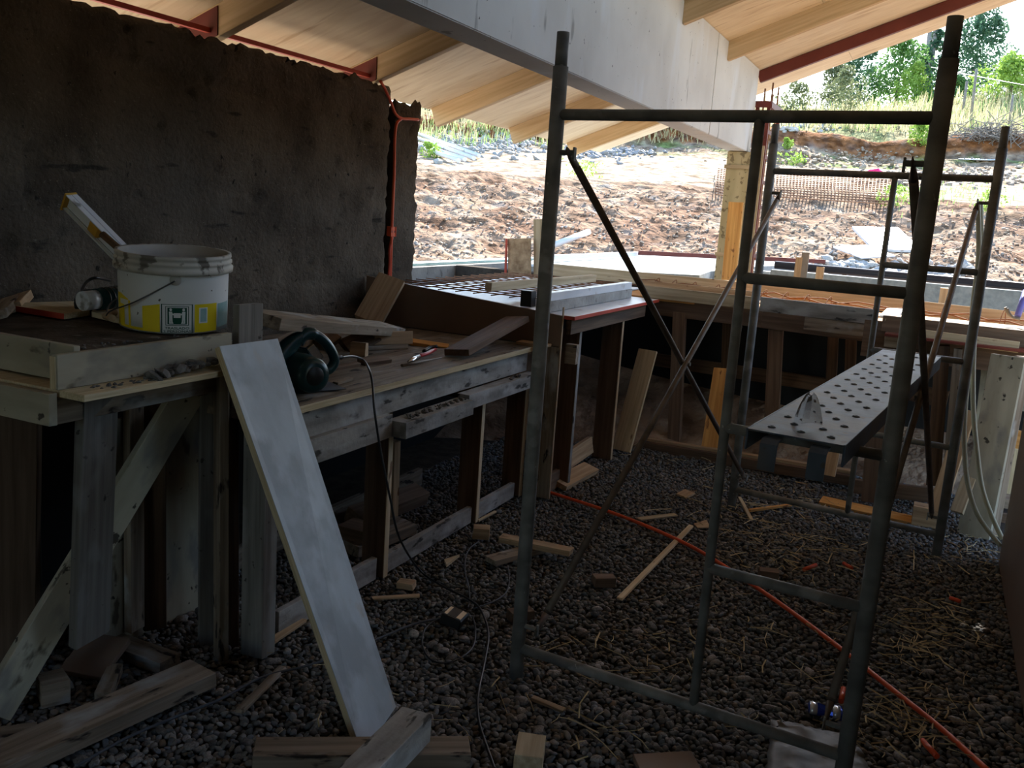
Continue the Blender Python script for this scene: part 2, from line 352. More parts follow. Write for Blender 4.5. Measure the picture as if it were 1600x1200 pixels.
# ------------------------------------------------------------------ the land outside: one height field with earth colours, ground beside the house toned for bounce light
def land_h(x, y):
    d = math.hypot(x, y); az = math.atan2(x, y)                        # az from +Y to the right
    u = max(0.0, min(1.0, (math.degrees(az) + 52) / 55))               # 0 at the left edge of the view, 1 at the right
    cr = 5.3 + 2.7 * u
    ks = [(0, -.15), (5.5, -.12), (7.2, .62), (10, .7), (12, .86), (14.5, 1.35), (18, 1.95), (20, 2.25), (30, 3.35), (34, 3.95), (35, 4.75), (49, cr), (56, cr + .1), (90, cr - 2), (160, cr - 2)]
    for (a, za), (b, zb) in zip(ks, ks[1:]):
        if d <= b: z = za + (zb - za) * (d - a) / (b - a); break
    else: z = ks[-1][1]
    k = max(0.0, min(1.0, (math.cos(az + R(5)) + .25) / .6))           # the hill lies ahead; level ground to the sides and behind
    z = z * k + (-.15 if d < 3.4 else .1) * (1 - k)
    if x < -3.3 and d < 7: z = max(z, .25)
    if d > 9: z += .3 * vnoise(x * .22, y * .22, 3) * min(1, (d - 9) / 8) + (.11 * vnoise(x * .9, y * .9) + .06 * vnoise(x * 2.3, y * 2.3, 7) + .045 * vnoise(x * 5, y * 5, 2) + .03 * vnoise(x * 11, y * 11, 4)) * (1.0 if d < 19 or d > 31 else .35)
    if 33.2 < d < 36: z += .5 * vnoise(az * 9, 2.2, 1)
    return z
NA = 640
azs = np.concatenate([np.linspace(-180, -60, 30)[:-1], np.linspace(-60, 12, NA), np.linspace(12, 180, 40)[1:-1]])
rs_ = np.concatenate([np.linspace(.5, 7, 14)[:-1], np.linspace(7, 20, 170), np.linspace(20, 36, 70)[1:], np.linspace(36, 160, 50)[1:]])
vs = []; cs = []
for r in rs_:
    for a in azs:
        a_ = R(a); x, y = r * math.sin(a_), r * math.cos(a_); vs.append((x, y, land_h(x, y)))
        n1 = vnoise(x * .35, y * .35, 9); n2 = vnoise(x * 1.3, y * 1.3, 5); n3 = vnoise(x * 3.1, y * 3.1, 2)
        red = V((.27, .165, .11)); tan = V((.39, .3, .22)); grey = V((.22, .21, .2)); road = V((.5, .41, .31)); grass = V((.36, .33, .18)); green = V((.18, .25, .08)); cut = V((.27, .12, .05))
        if r < 19.5: c = red.lerp(tan, max(0, min(1, .5 + n2 * .9 + n1 * .6))); c = c.lerp(grey, max(0, min(.8, n3 * 1.4 - .2)))
        elif r < 31: c = road.lerp(tan, max(0, min(1, n2 * 1.3)))
        elif r < 34.2: c = tan.lerp(green, max(0, min(.9, n2 * 2.2)))
        elif r < 35.6: c = cut.lerp(grey, max(0, min(.6, n3)))
        else: c = grass.lerp(green, max(0, min(1, n2 * 1.2 + n1)))
        if r < 40 and (60 < a or a < -150): c = V((.07, .085, .04)).lerp(green * .5, max(0, min(1, n2)))    # unseen weedy ground, right and behind, darkened to cut bounce light
        elif x < -3.2 and r < 12 and a < -40: c = V((.76, .66, .52))  # ground left of the wall brightened to bounce light onto the roof underside
        cs.append(c[:])
na = len(azs); nr = len(rs_); F = []
for i in range(nr - 1):
    j = np.arange(na); k = (j + 1) % na
    F.append(np.stack([i * na + j, i * na + k, (i + 1) * na + k, (i + 1) * na + j], 1)[:, ::-1])
land = tag(mesh_np('ground', np.array(vs), np.concatenate(F), 'terrain', None, True, np.array(cs)), kind='structure')

# ------------------------------------------------------------------ mud wall on the left
WX = -2.83
def wall_mesh(name, y0, y1, top, xf, xb, parent=None, seed=0, edge=.02, kind='structure', z0=-.05, step=.024, rag=.022):
    ny = int((y1 - y0) / step); nz = int((top - z0) / step); vs = []; F = []
    def fpt(i, k):
        y = y0 + (y1 - y0) * i / ny; h = top + rag * .7 * vnoise(y * 3.1, seed) + rag * .8 * vnoise(y * 13, seed + 4) + rag * .8 * vnoise(y * 37, seed + 9)
        z = z0 + (h - z0) * k / nz
        x = xf + .011 * vnoise(y * 2.2, z * 2.2, seed) + .008 * vnoise(y * 8, z * 10, seed + 3) + .006 * vnoise(y * 23, z * 26, seed) + .004 * random.uniform(-1, 1)
        if vnoise(y * 9, z * 15, 40) > .52: x -= .02
        lay = abs(((z + .05 * vnoise(y * .7, seed)) % .42) - .21)               # lift joints of the rammed layers
        if lay < .014 and vnoise(y * 2.5, z * 2, 5) > -.05: x -= .011
        dtop = (h - z); x -= .012 * max(0, 1 - dtop / .04) ** 2
        if i == ny: y += .012 * vnoise(z * 7, seed + 11) + .007 * vnoise(z * 25, seed + 12)
        return (x, y, z)
    for i in range(ny + 1):
        for k in range(nz + 1): vs.append(fpt(i, k))
    for i in range(ny):
        for k in range(nz):
            a = i * (nz + 1) + k; F.append((a, a + nz + 1, a + nz + 2, a + 1))
    m = len(vs)
    for i in range(ny + 1):
        for k in (0, nz): vs.append((xb, vs[i * (nz + 1) + k][1], vs[i * (nz + 1) + k][2] + (0 if k == 0 else -.2)))
    for i in range(ny):
        t0, t1 = i * (nz + 1) + nz, (i + 1) * (nz + 1) + nz; F.append((t0, t1, m + 2 * (i + 1) + 1, m + 2 * i + 1)); F.append((m + 2 * i + 1, m + 2 * i + 3, m + 2 * i + 2, m + 2 * i))
    for i, fl_ in ((0, 0), (ny, 1)):
        ring = [i * (nz + 1) + k for k in range(nz + 1)]
        q0, q1 = m + 2 * i, m + 2 * i + 1
        F.append(tuple(([q0] + ring + [q1])[::-1 if fl_ == 0 else 1]) if fl_ else tuple([q1] + ring[::-1] + [q0])[::1])
    me = bpy.data.meshes.new(name); me.from_pydata(vs, [], F); me.materials.append(M['mud']); me.update()
    b = bmesh.new(); b.from_mesh(me); bmesh.ops.recalc_face_normals(b, faces=b.faces[:]); b.to_mesh(me); b.free()
    for p in me.polygons: p.use_smooth = len(p.vertices) == 4 and p.area < .01
    o = bpy.data.objects.new(name, me); place(o, Matrix.Identity(4), parent)
    if parent is None and kind: o['kind'] = kind
    return o
wall = wall_mesh('wall_left', -2.5, 4.375, 2.066, WX, WX - .13, seed=1)
pier = wall_mesh('pier', 4.435, 4.69, 2.0, WX - .004, WX - .15, parent=wall, seed=21, rag=.05)
wall_mesh('backing', 4.36, 4.45, 2.02, WX - .05, WX - .14, parent=wall, seed=31)

# ------------------------------------------------------------------ roof: plywood sheets on rafters, concrete beam
SL = .38; SA = math.atan(SL); XE, XR, XB = -3.13, 2.5, -1.54
zr = lambda x: 1.97 + SL * (x + 3.1)                                # underside of the rafters
dn = V((math.sin(SA), 0, -math.cos(SA))); RD = .122
ce = empty('ceiling', (0, 0, 2.6), kind='structure')
RY = [-2.9, -1.73, -.56, .61, 1.9, 3.08, 4.25, 5.41, 6.6, 7.8]
for y in RY:
    plank('rafter', (XE, y, zr(XE)), (-1.705, y, zr(-1.705)), .048, RD, dn, 'rafter_wood', ce, .002, 0)
    if y < 7.5: plank('rafter', (XB + .005, y, zr(XB + .005)), (XR, y, zr(XR)), .048, RD, dn, 'rafter_wood', ce, .002, 0)
tag(plank('steel_rafter', (XB + .005, 7.8, zr(XB) + .035), (XR, 7.8, zr(XR) + .035), .05, .088, dn, 'red_steel', ce, .002, 0), 'rafter of dark red painted steel')
ed = RY + [8.7]
off = -dn * (RD + .0005)
for y0, y1 in zip(ed, ed[1:]):
    xs = [XE - .02, -2.02, -.2, XR + .02] if RY.index(y0) % 2 == 0 else [XE - .02, -.9, .9, XR + .02]
    for x0, x1 in zip(xs, xs[1:]):
        a = V((x0 + .001, (y0 + y1) / 2, zr(x0 + .001))) + off; b = V((x1 - .001, (y0 + y1) / 2, zr(x1 - .001))) + off
        plank('plywood_sheet', a, b, y1 - y0 - .003, .016, dn, 'ply_roof', ce, .001, 0)
zt = lambda x: zr(x) + RD / math.cos(SA)
a = V((XE - .02, 2.85, zr(XE - .02))) + off - dn * .018; b = V((XR + .02, 2.85, zr(XR + .02))) + off - dn * .018
plank('roof_deck', a, b, 11.7, .03, dn, 'osb', ce, .002, 0)
be = empty('beam', (-1.62, 3, 2.04), kind='structure')
def beam_seg(y0, y1, dx=0):
    pr = [(-1.70 - dx, 2.04), (XB + dx, 2.04), (XB + dx, zt(XB) - .001), (-1.70 - dx, zt(-1.70) - .001)]
    bm = bmesh.new(); A = [bm.verts.new((x, y0, z)) for x, z in pr]; B = [bm.verts.new((x, y1, z)) for x, z in pr]
    bm.faces.new(A); bm.faces.new(B[::-1])
    for i in range(4): bm.faces.new((A[i], B[i], B[(i + 1) % 4], A[(i + 1) % 4]))
    bmesh.ops.recalc_face_normals(bm, faces=bm.faces[:]); bmesh.ops.bevel(bm, geom=bm.edges[:], offset=.004, segments=2, affect='EDGES')
    obj('segment', bm, 'beam_concrete', be, Matrix.Identity(4))
beam_seg(-2.9, 6.28); beam_seg(6.284, 7.72, .0015)
# red steel along the wall head, with shoe plates where the rafters sit
for y0, y1 in zip(RY[:6], RY[1:7]):
    block('edge_angle', WX - .06, WX - .035, y0 + .03, y1 - .03, 2.087, 2.107, 'red_paint', ce, .001, 0, 'y')
for y in RY[2:7]:
    bm = slab_bm([(WX - .3, y - .03, zr(WX - .3) + .005), (WX - .0, y - .03, zr(WX) + .005), (WX - .0, y - .03, zt(WX) - .01), (WX - .3, y - .03, zt(WX - .3) - .01)], .006, (0, -1, 0))
    obj('shoe_plate', bm, 'red_steel', ce, Matrix.Identity(4))
# formwork wall on the right edge of the frame, then walls added to control the light: low behind the counters, mud behind the viewer
wr = empty('wall_right', (.45, 3.4, 0), kind='structure')
block('panel', .425, .445, 2.0, 4.62, 0.005, 2.6, 'film_brown', wr, grain='y')
block('core', .447, .62, 2.0, 4.6, 0, 2.6, 'grey_concrete', wr, grain='y')
wb = block('wall_back', -3.45, 1.6, 6.36, 6.5, -.1, 1.0, 'soil'); wb['kind'] = 'structure'  # added against light leaks, soil tone deepens the shade under the counters
block('shade_sheet', -2.8, 1.0, 6.345, 6.352, -.03, .93, 'shade_black', wb, 0, 0)  # added dark sheet, paints the shade below the back counter
zq = lambda x: zr(x) + RD / math.cos(SA) - .01
wf = empty('added_wall_front', (-.7, -2.6, 0), kind='structure')           # unseen mud wall added behind the viewer, its left doorway shaping the light
for x0, x1, z0, tp_ in ((-2.98, -2.4, -.1, None), (-2.4, -1.5, 2.05, None), (-1.5, 1.5, -.1, None)):
    bm = slab_bm([(x0, -2.75, z0), (x1, -2.75, z0), (x1, -2.75, zq(x1)), (x0, -2.75, zq(x0))], .22, (0, -1, 0)); obj('wall_part', bm, 'mud', wf, Matrix.Identity(4))
bm = slab_bm([(1.3, -2.5, -.1), (1.3, 1.5, -.1), (1.3, 1.5, zq(1.3)), (1.3, -2.5, zq(1.3))], .2, (-1, 0, 0)); obj('added_wall_side', bm, 'mud')['kind'] = 'structure'  # unseen side wall added to limit light from the right
block('base', WX - .2, WX - .02, 4.69, 6.36, -.1, .93, 'mud', wall, grain='y')
block('shade_sheet', WX + .02, WX + .026, 2.15, 6.34, -.03, .74, 'shade_black', wall, 0, 0, 'y')  # added dark sheet, paints deep shade on the wall under the counters

# ------------------------------------------------------------------ scaffold
A0, AI, A1 = V((-1.036, 2.455, 0)), V((-.464, 2.405, 0)), V((-.051, 2.369, 0))
B0, BI, B1 = V((-.82, 4.659, 0)), V((-.251, 4.589, 0)), V((.162, 4.539, 0))
HB, H4, H3, H2, HT, HS, HE, PL, PU = .108, .523, .921, 1.32, 1.723, 1.852, 1.943, .185, 1.62
def up_(p, z): return V((p.x, p.y, z))
def scaffold_frame(p0, pi, p1, inward, label):
    r = empty('scaffold', (p0.x, p0.y, 0), label, 'scaffold', 'steel scaffold frames')
    ax = (p1 - p0).normalized()
    for p in (p0, p1):
        po = rtube('post', up_(p, .002), up_(p, HS), .0215, 'scaffold_steel', r, 18)
        rtube('spigot', up_(p, HS - .01), up_(p, HE), .0175, 'scaffold_steel', po, 16)
        for z in (PL, PU):
            pn = rtube('brace_pin', up_(p, z), up_(p, z) + (inward * .0 + (ax if p is p0 else -ax) * .066), .0075, 'scaffold_steel', po, 8)
            q = up_(p, z) + (ax if p is p0 else -ax) * .066
            plank('latch', q + V((0, 0, .016)), q - V((0, 0, .022)), .014, .006, (ax if p is p0 else -ax), 'scaffold_steel', pn)
    rtube('inner_post', up_(pi, HB), up_(pi, HT), .0135, 'scaffold_steel', r, 14)
    rtube('crossbar', up_(p0, HT), up_(p1, HT), .0155, 'scaffold_steel', r, 14)
    rtube('bottom_bar', up_(p0, HB), up_(p1, HB), .0155, 'scaffold_steel', r, 14)
    for z in (H2, H3, H4): rtube('rung', up_(pi, z), up_(p1, z), .0145, 'scaffold_steel', r, 14)
    return r
dAB = (B0 - A0).normalized()
scaffold_frame(A0, AI, A1, dAB, 'nearer scaffold frame of dark steel tube with welded ladder rungs')
scaffold_frame(B0, BI, B1, -dAB, 'farther scaffold frame of dark steel tube beside the back counter')
def brace_bar(parent, p, q):
    d = (q - p).normalized(); L = (q - p).length
    b = rtube('bar', p + d * .07, q - d * .07, .0115, 'rusty_steel', parent, 12)
    side = V((d.y, -d.x, 0)).normalized()
    for e, s in ((p, 1), (q, -1)):
        bm = bmesh.new(); add_tube(bm, [(0, 0, 0), (.03, 0, 0), (.08, 0, 0)], [.006, .014, .0115], 12)
        for v in bm.verts: v.co.z *= (.3 if v.co.x < .04 else 1)
        obj('flattened_end', bm, 'rusty_steel', b, frame(e - d * s * .02, d * s, side))
def cross_brace(a, b, s, label):
    o1 = s * .045; o2 = s * .062; m = (a + b) / 2
    r = empty('cross_brace', (m.x, m.y, .9), label, 'brace', 'scaffold cross braces')
    brace_bar(r, up_(a + o1, PU), up_(b + o1, PL)); brace_bar(r, up_(a + o2, PL), up_(b + o2, PU))
    c = up_(m + s * .035, .9); rtube('hinge_bolt', c, c + s * .045, .008, 'scaffold_steel', r, 8)
sx = (A1 - A0).normalized()
cross_brace(A0, B0, sx, 'crossed steel brace bars between the left scaffold posts')
cross_brace(A1, B1, -sx, 'crossed steel brace bars between the right scaffold posts')
# perforated steel deck on the rungs
c0 = AI.lerp(A1, .36); c1 = BI.lerp(B1, .36); zD = H3 + .055
pd0 = W(1245, 680, Z=zD); pd1 = W(1424, 552, Z=zD)
dd = (pd1 - pd0); dd.z = 0; LD = dd.length + .03; dd.normalize(); WDk = .225
dk = empty('scaffold_plank', (pd0.x, pd0.y, zD), 'perforated steel scaffold plank lying across the rungs of both frames', 'plank')
fr = frame(pd0 + dd * LD / 2 - dd * .02, dd, Z_); sd = Z_.cross(dd)
nx, nyh = 22, 5
bm = bmesh.new(); gl = {}
xsn = []; ysn = []
hx = [(-LD / 2 + .06 + i * .078) for i in range(int((LD - .1) / .078))]; hy = [-.07, 0, .07]
# deck sheet with raised punched rims
bmesh.ops.create_grid(bm, x_segments=1, y_segments=1, size=1)
for v in bm.verts: v.co = V((v.co.x * LD / 2, v.co.y * WDk / 2, 0))
e = bmesh.ops.extrude_face_region(bm, geom=bm.faces[:]); 
for v in e['geom']:
    if isinstance(v, bmesh.types.BMVert): v.co.z -= .004
bmesh.ops.recalc_face_normals(bm, faces=bm.faces[:])
obj('deck', bm, 'galvanized', dk, fr)
for s in (-1, 1):
    bm = box_bm(-LD / 2, LD / 2, -.0025 + s * WDk / 2, .0025 + s * WDk / 2, -.052, .001, .001); obj('side_flange', bm, 'galvanized', dk, fr)
bm = bmesh.new()
for i, x in enumerate(hx):
    for y in (hy if i % 2 == 0 else [-.035, .035]):
        add_lathe_pts = [(.0105, .0003), (.0075, .0034), (.005, .0036), (.003, .0006)]
        rings = []
        for r_, z_ in add_lathe_pts: rings.append([bm.verts.new((x + r_ * math.cos(k * math.pi / 5), y + r_ * math.sin(k * math.pi / 5), z_)) for k in range(10)])
        for a, b in zip(rings, rings[1:]):
            for k in range(10): bm.faces.new((a[k], a[(k + 1) % 10], b[(k + 1) % 10], b[k]))
bmesh.ops.recalc_face_normals(bm, faces=bm.faces[:])
for q_ in bm.faces: q_.smooth = True
if sum(q_.normal.z for q_ in bm.faces) < 0: bmesh.ops.reverse_faces(bm, faces=bm.faces[:])
tag(obj('grip_rim', bm, 'galvanized', dk, fr), kind='stuff')
bm = bmesh.new()
for i, x in enumerate(hx):
    for y in (hy if i % 2 == 0 else [-.035, .035]):
        bm.faces.new([bm.verts.new((x + .003 * math.cos(k * math.pi / 5), y + .003 * math.sin(k * math.pi / 5), .0008)) for k in range(10)])
tag(obj('drain_hole', bm, 'rusty_steel', dk, fr), kind='stuff')
for s in (-.062, .05):
    for end in (-1, 1):
        bm = bmesh.new(); pr = [(0, -.012), (.03, -.012), (.045, -.022), (.048, -.085), (.043, -.085), (.039, -.024), (.028, -.017), (0, -.017)]
        A = [bm.verts.new((x, -.02, z)) for x, z in pr]; B = [bm.verts.new((x, .02, z)) for x, z in pr]
        bm.faces.new(A[::-1]); bm.faces.new(B)
        for i in range(8): bm.faces.new((A[i], A[(i + 1) % 8], B[(i + 1) % 8], B[i]))
        bmesh.ops.recalc_face_normals(bm, faces=bm.faces[:])
        q = fr @ V((end * (LD / 2 - .012), s, 0)); obj('hook', bm, 'galvanized', dk, frame(q, dd * end, Z_))
# torn clear plastic on the deck
q = W(1262, 658, Z=zD + .008)
bm = bmesh.new(); cone = []
for i, (r_, z_) in enumerate([(.036, 0), (.034, .016), (.026, .04), (.014, .062), (.005, .07)]):
    cone.append([bm.verts.new((r_ * math.cos(k * .9 + .3) * (1.25 if k % 2 else .9), r_ * math.sin(k * .9 + .3), z_ + .006 * math.sin(k * 2.1 + i))) for k in range(6)])
for a, b in zip(cone, cone[1:]):
    for k in range(5): bm.faces.new((a[k], a[k + 1], b[k + 1], b[k]))
tag(obj('plastic_scrap', bm, 'clear_plastic', None, frame(q, dd, Z_)), 'crumpled clear plastic scrap standing on the scaffold plank', 'plastic')

# ------------------------------------------------------------------ near counter: plywood formwork under the bucket
FZ = .012                                                           # top of the gravel
nc = empty('formwork_counter', (-2.3, 1.8, 0), 'cream plywood counter formwork with diagonal strut, under the white bucket', 'counter')
block('front_panel', -1.89, -1.87, 1.49, 2.085, .955, 1.04, 'ply_cream', nc, grain='y')
block('panel_edge', -1.892, -1.874, 1.4865, 1.4905, .957, 1.036, 'ply_edge', nc, .0004, 0, 'z')
block('end_panel', -2.82, -1.892, 1.556, 1.574, .96, 1.052, 'ply_cream', nc)
block('base_sheet', -2.82, -1.79, 1.497, 2.1, .936, .954, 'ply_edge', nc, grain='y')
block('fill', -2.815, -1.893, 1.576, 2.1, .955, 1.033, 'mud_top', nc, .004)
block('cleat', -2.75, -1.875, 1.47, 1.492, .868, .948, 'ply_cream', nc)
block('bearer', -2.75, -1.9, 1.6, 1.64, .86, .934, 'dark_wood', nc)
block('bearer', -2.75, -1.9, 1.98, 2.02, .86, .934, 'dark_wood', nc)
block('rail', -1.93, -1.89, 1.5, 2.09, .865, .934, 'old_wood', nc, grain='y')
plank('post', W(160, 612, X=-1.885), W(146, 1002, X=-1.95), .115, .03, (1, .05, .05), 'grey_wood', nc)
plank('post', W(18, 632, X=-2.15), V((-2.36, 1.7, FZ)), .12, .1, (.7, -.7, 0), 'red_brown_wood', nc)
tp = W(300, 612, X=-2.02); bt = W(-8, 1118, Z=.04)
plank('strut', tp, bt, .095, .038, (1, -.25, .25), 'ply_cream', nc)
plank('strut_post', W(22, 1040, X=-2.27), W(22, 1125, X=-2.27), .11, .05, (1, -.6, 0), 'dark_wood', nc)
plank('back_sheet', W(255, 640, X=-2.19), W(255, 1000, X=-2.19), .62, .012, (1, 0, 0), 'ply_cream', nc)
plank('stud', W(214, 628, X=-2.15), W(216, 985, X=-2.15), .055, .03, (1, 0, 0), 'old_wood', nc)
plank('stud', W(241, 628, X=-2.15), W(243, 985, X=-2.15), .07, .02, (1, -.6, 0), 'dark_wood', nc)  # dark strip standing in for the shadow beside the stud
plank('stud', W(326, 600, X=-1.98), W(323, 1018, X=-1.98), .045, .04, (.8, -.6, 0), 'grey_wood', nc)
plank('stud', W(351, 585, X=-1.86), W(350, 1056, X=-1.86), .03, .05, (.9, -.4, 0), 'old_wood', nc)
plank('stud', W(365, 600, X=-1.9), W(366, 1035, X=-1.9), .035, .03, (.9, -.4, 0), 'dark_wood', nc)
bp = W(409, 1032, Z=FZ)
block('corner_post', bp.x - .085, bp.x, bp.y, bp.y + .062, FZ, .77, 'grey_wood', nc, grain='z')
block('stop_board', -1.895, -1.87, 2.115, 2.222, .803, 1.12, 'grey_wood', nc, grain='z')
block('floor_plate', -2.3, -1.95, 1.88, 1.96, FZ, .05, 'old_wood', nc)
def crumbs(name, pts, n, r0, r1, m, parent, spread):
    b, f = ico(1); k = len(pts); vs, fs = [], []
    for i in range(n):
        t = random.random() * (k - 1); a = int(t); c = V(pts[a]).lerp(V(pts[min(a + 1, k - 1)]), t - a); r = random.uniform(r0, r1)
        q = pebble_shape(1, b)[0] * r + np.array([c.x + random.uniform(-spread, spread), c.y + random.uniform(-spread, spread), c.z + r * .4]); fs.append(f + len(vs) * len(b)); vs.append(q)
    o = mesh_np(name, np.concatenate(vs), np.concatenate(fs), m, parent, False)
    return tag(o, kind='stuff')
crumbs('mortar_crumbs', [(-1.83, 1.75, .955), (-1.83, 1.85, .965), (-1.83, 2.05, .97)], 70, .006, .02, 'mortar_crumb', nc, .022)
crumbs('mortar_crumbs', [(-1.83, 1.56, .952), (-1.83, 1.8, .952)], 40, .003, .008, 'mortar_crumb', nc, .02)
crumbs('mortar_crumbs', [(-2.3, 1.55, 1.03), (-1.96, 1.6, 1.033), (-1.93, 2.05, 1.033)], 60, .003, .007, 'mortar_crumb', nc, .02)

# ------------------------------------------------------------------ middle counter, with the saw and the offcuts on it
mc = empty('work_counter', (-2.3, 3.1, 0), 'low formwork counter of cement-stained boards with the circular saw on top', 'counter')
block('top_sheet', -2.815, -1.77, 2.105, 4.165, .775, .8, 'old_wood', mc, grain='y')
block('sheet_edge', -1.7725, -1.7685, 2.11, 4.16, .7755, .7985, 'ply_edge', mc, .0004, 0, 'y')
block('fascia_board', -1.83, -1.803, 2.235, 4.12, .672, .774, 'cement_wood', mc, grain='y')
block('lower_board', -1.80, -1.772, 2.14, 2.84, .588, .676, 'cement_wood', mc, grain='y')
block('ledger', -1.80, -1.715, 2.845, 3.39, .588, .65, 'cement_wood', mc, grain='y')
block('ledger', -1.80, -1.74, 3.393, 4.13, .602, .668, 'cement_wood', mc, grain='y')
block('bearer', -2.8, -1.84, 2.9, 2.95, .6, .772, 'dark_wood', mc)
block('bearer', -2.8, -1.84, 3.6, 3.65, .6, .772, 'dark_wood', mc)
crumbs('mortar_crumbs', [(-1.755, 2.9, .65), (-1.76, 3.36, .65)], 60, .004, .011, 'mortar_crumb', mc, .018)
crumbs('mortar_crumbs', [(-1.765, 3.85, .668), (-1.765, 3.98, .668)], 14, .004, .012, 'mortar_crumb', mc, .012)
for y, w in ((2.86, .032), (3.64, .03), (4.12, .035)):
    block('post', -1.9, -1.8, y, y + w, FZ, .6, 'red_brown_wood', mc, grain='z')
    block('post_edge', -1.8, -1.797, y + .001, y + w - .001, FZ, .6, 'pine_pale', mc, .0004, 0, 'z')
plank('post', W(622, 690, X=-2.05), W(620, 765, X=-2.05) - V((0, 0, .3)), .035, .05, (1, -.3, 0), 'pine', mc)
block('sill_board', -1.84, -1.815, 2.26, 2.84, FZ, .1, 'cement_wood', mc, grain='y')
block('sill_board', -1.84, -1.815, 2.9, 3.63, FZ, .09, 'cement_wood', mc, grain='y')
block('sill_board', -1.84, -1.815, 3.68, 4.1, FZ, .09, 'cement_wood', mc, grain='y')
block('sill_board', -2.33, -2.3, 2.3, 4.0, FZ, .1, 'old_wood', mc, grain='y')
bm = slab_bm([(-2.815, 4.18, 1.05), (-2.815, 4.18, .80), (-1.66, 4.18, .802), (-1.66, 4.18, .957)], .018, (0, -1, 0))
tag(obj('divider_panel', bm, 'film_brown', mc, Matrix.Identity(4)), 'brown film-faced plywood upright')
block('divider_edge', -1.66, -1.655, 4.182, 4.197, FZ, 1.0, 'pine', mc, .0004, 0, 'z')
block('divider_post', -1.80, -1.661, 4.182, 4.215, FZ, .80, 'old_wood', mc, grain='z')
block('nogging', -1.66, -1.6, 4.26, 4.3, .71, .81, 'old_wood', mc, grain='x')
block('stop_strip', -1.86, -1.70, 4.09, 4.17, .8005, .815, 'pine', mc, grain='x')

# ------------------------------------------------------------------ far counter along the wall: red-edged shelf, concrete kerb, rebar mesh
fc = empty('shelf_counter', (-2.2, 5, 0), 'red-edged white shelf counter with a small concrete kerb and steel mesh', 'counter')
block('shelf', -2.815, -1.602, 4.2, 5.68, .94, .958, 'white_sheet', fc, .0008, 0, 'y')
block('red_edge', -1.602, -1.5985, 4.199, 5.68, .94, .958, 'red_paint', fc, .0004, 0, 'y')
block('red_edge', -1.74, -1.602, 4.1975, 4.2, .94, .958, 'red_paint', fc, .0004, 0, 'x')
block('apron', -1.66, -1.63, 4.24, 5.5, .86, .939, 'dark_wood', fc, grain='y')
block('kerb', -1.80, -1.75, 4.22, 5.58, .9585, 1.015, 'grey_concrete', fc, .004, .002, 'y')
block('kerb_form', -1.795, -1.752, 4.23, 5.56, 1.016, 1.058, 'white_sheet', fc, .001, 0, 'y')
block('white_liner', -2.81, -1.92, 4.2, 6.33, .962, .972, 'white_sheet', fc, .0008, 0, 'y')
bw = W(850, 447, Z=1.05); bx = W(935, 436, Z=1.05)
plank('batten', W(768, 449, Z=1.05), W(932, 435, Z=1.05), .045, .04, (.7, -.7, 0), 'pine_pale', fc)
for i in range(9):
    x = -2.72 + i * .105; rtube('mesh_bar', (x, 4.25, 1.012), (x, 5.95, 1.012), .003, 'rebar', fc, 6)
for i in range(15):
    y = 4.3 + i * .115; rtube('mesh_bar', (-2.78, y, 1.018), (-1.83, y, 1.018), .003, 'rebar', fc, 6)
block('kerb_block', -1.90, -1.84, 4.2, 4.26, .98, 1.06, 'black_plastic', fc)
for k, (y, m_) in enumerate(((4.42, 'cement_wood'), (5.12, 'pine'))):
    block('leg', -1.77, -1.65, y, y + .032, FZ, .86, 'red_brown_wood', fc, grain='z')
    block('leg_edge', -1.65, -1.647, y + .001, y + .031, FZ, .86, m_, fc, .0004, 0, 'z')
block('leg', -1.95, -1.85, 4.6, 4.64, FZ, .93, 'dark_wood', fc, grain='z')
block('floor_board', -1.72, -1.695, 4.22, 4.415, FZ, .11, 'red_brown_wood', fc, grain='y')
plank('floor_board', V((-1.74, 4.47, .085)), V((-1.76, 5.1, .095)), .1, .03, (1, -.1, .2), 'pine', fc)
plank('floor_board', V((-1.68, 4.38, .05)), V((-1.66, 4.82, .045)), .1, .03, (.3, 0, 1), 'pine', fc)

# ------------------------------------------------------------------ back counter across the end of the room
bk = empty('back_counter', (-.6, 5.7, 0), 'long back counter formwork of tan boards with wired rebar along its trough', 'counter')
def pk(name, a, b, w, t, m, Ya, Yb=None, par=None, n=(0, -1, 0)):
    return plank(name, W(*a, Y=Ya), W(*b, Y=Yb if Yb is not None else Ya), w, t, n, m, par or bk)
pk('back_board', (850, 420), (1186, 453), .085, .025, 'pine_pale', 6.28, 6.2)
pk('back_board', (1188, 453), (1640, 505), .085, .025, 'pine_pale', 6.2, 5.95)
pk('trough_board', (1000, 442), (1184, 461), .04, .025, 'pine', 5.95, 5.85)
pk('front_board', (1004, 455), (1184, 475), .075, .03, 'pine_pale', 5.72, 5.62)
pk('front_board', (1187, 475), (1368, 496), .085, .025, 'cement_wood', 5.6, 5.5)
pk('front_board', (1257, 505), (1380, 520), .075, .022, 'old_wood', 5.56, 5.5)
pk('apron', (1020, 477), (1190, 497), .12, .03, 'red_brown_wood', 5.76, 5.66)
pk('apron', (1190, 497), (1400, 524), .12, .03, 'red_brown_wood', 5.66, 5.56)
block('trough_floor', -.2, .95, 5.32, 5.719, .945, .965, 'orange_wood', bk)
block('trough_floor', -1.9, .95, 5.72, 6.34, .945, .965, 'orange_wood', bk)
for k in range(2):
    a = W(1000, 437 + 3 * k, Y=6.08); b = W(1640, 507 + 5 * k, Y=5.86)
    pts = [a.lerp(b, t / 24) + V((0, .012 * math.sin(t * 1.7 + k), .012 * math.sin(t * 2.3 + k * 2))) for t in range(25)]
    tube('rebar', pts, .0045, 'rebar', bk, 6)
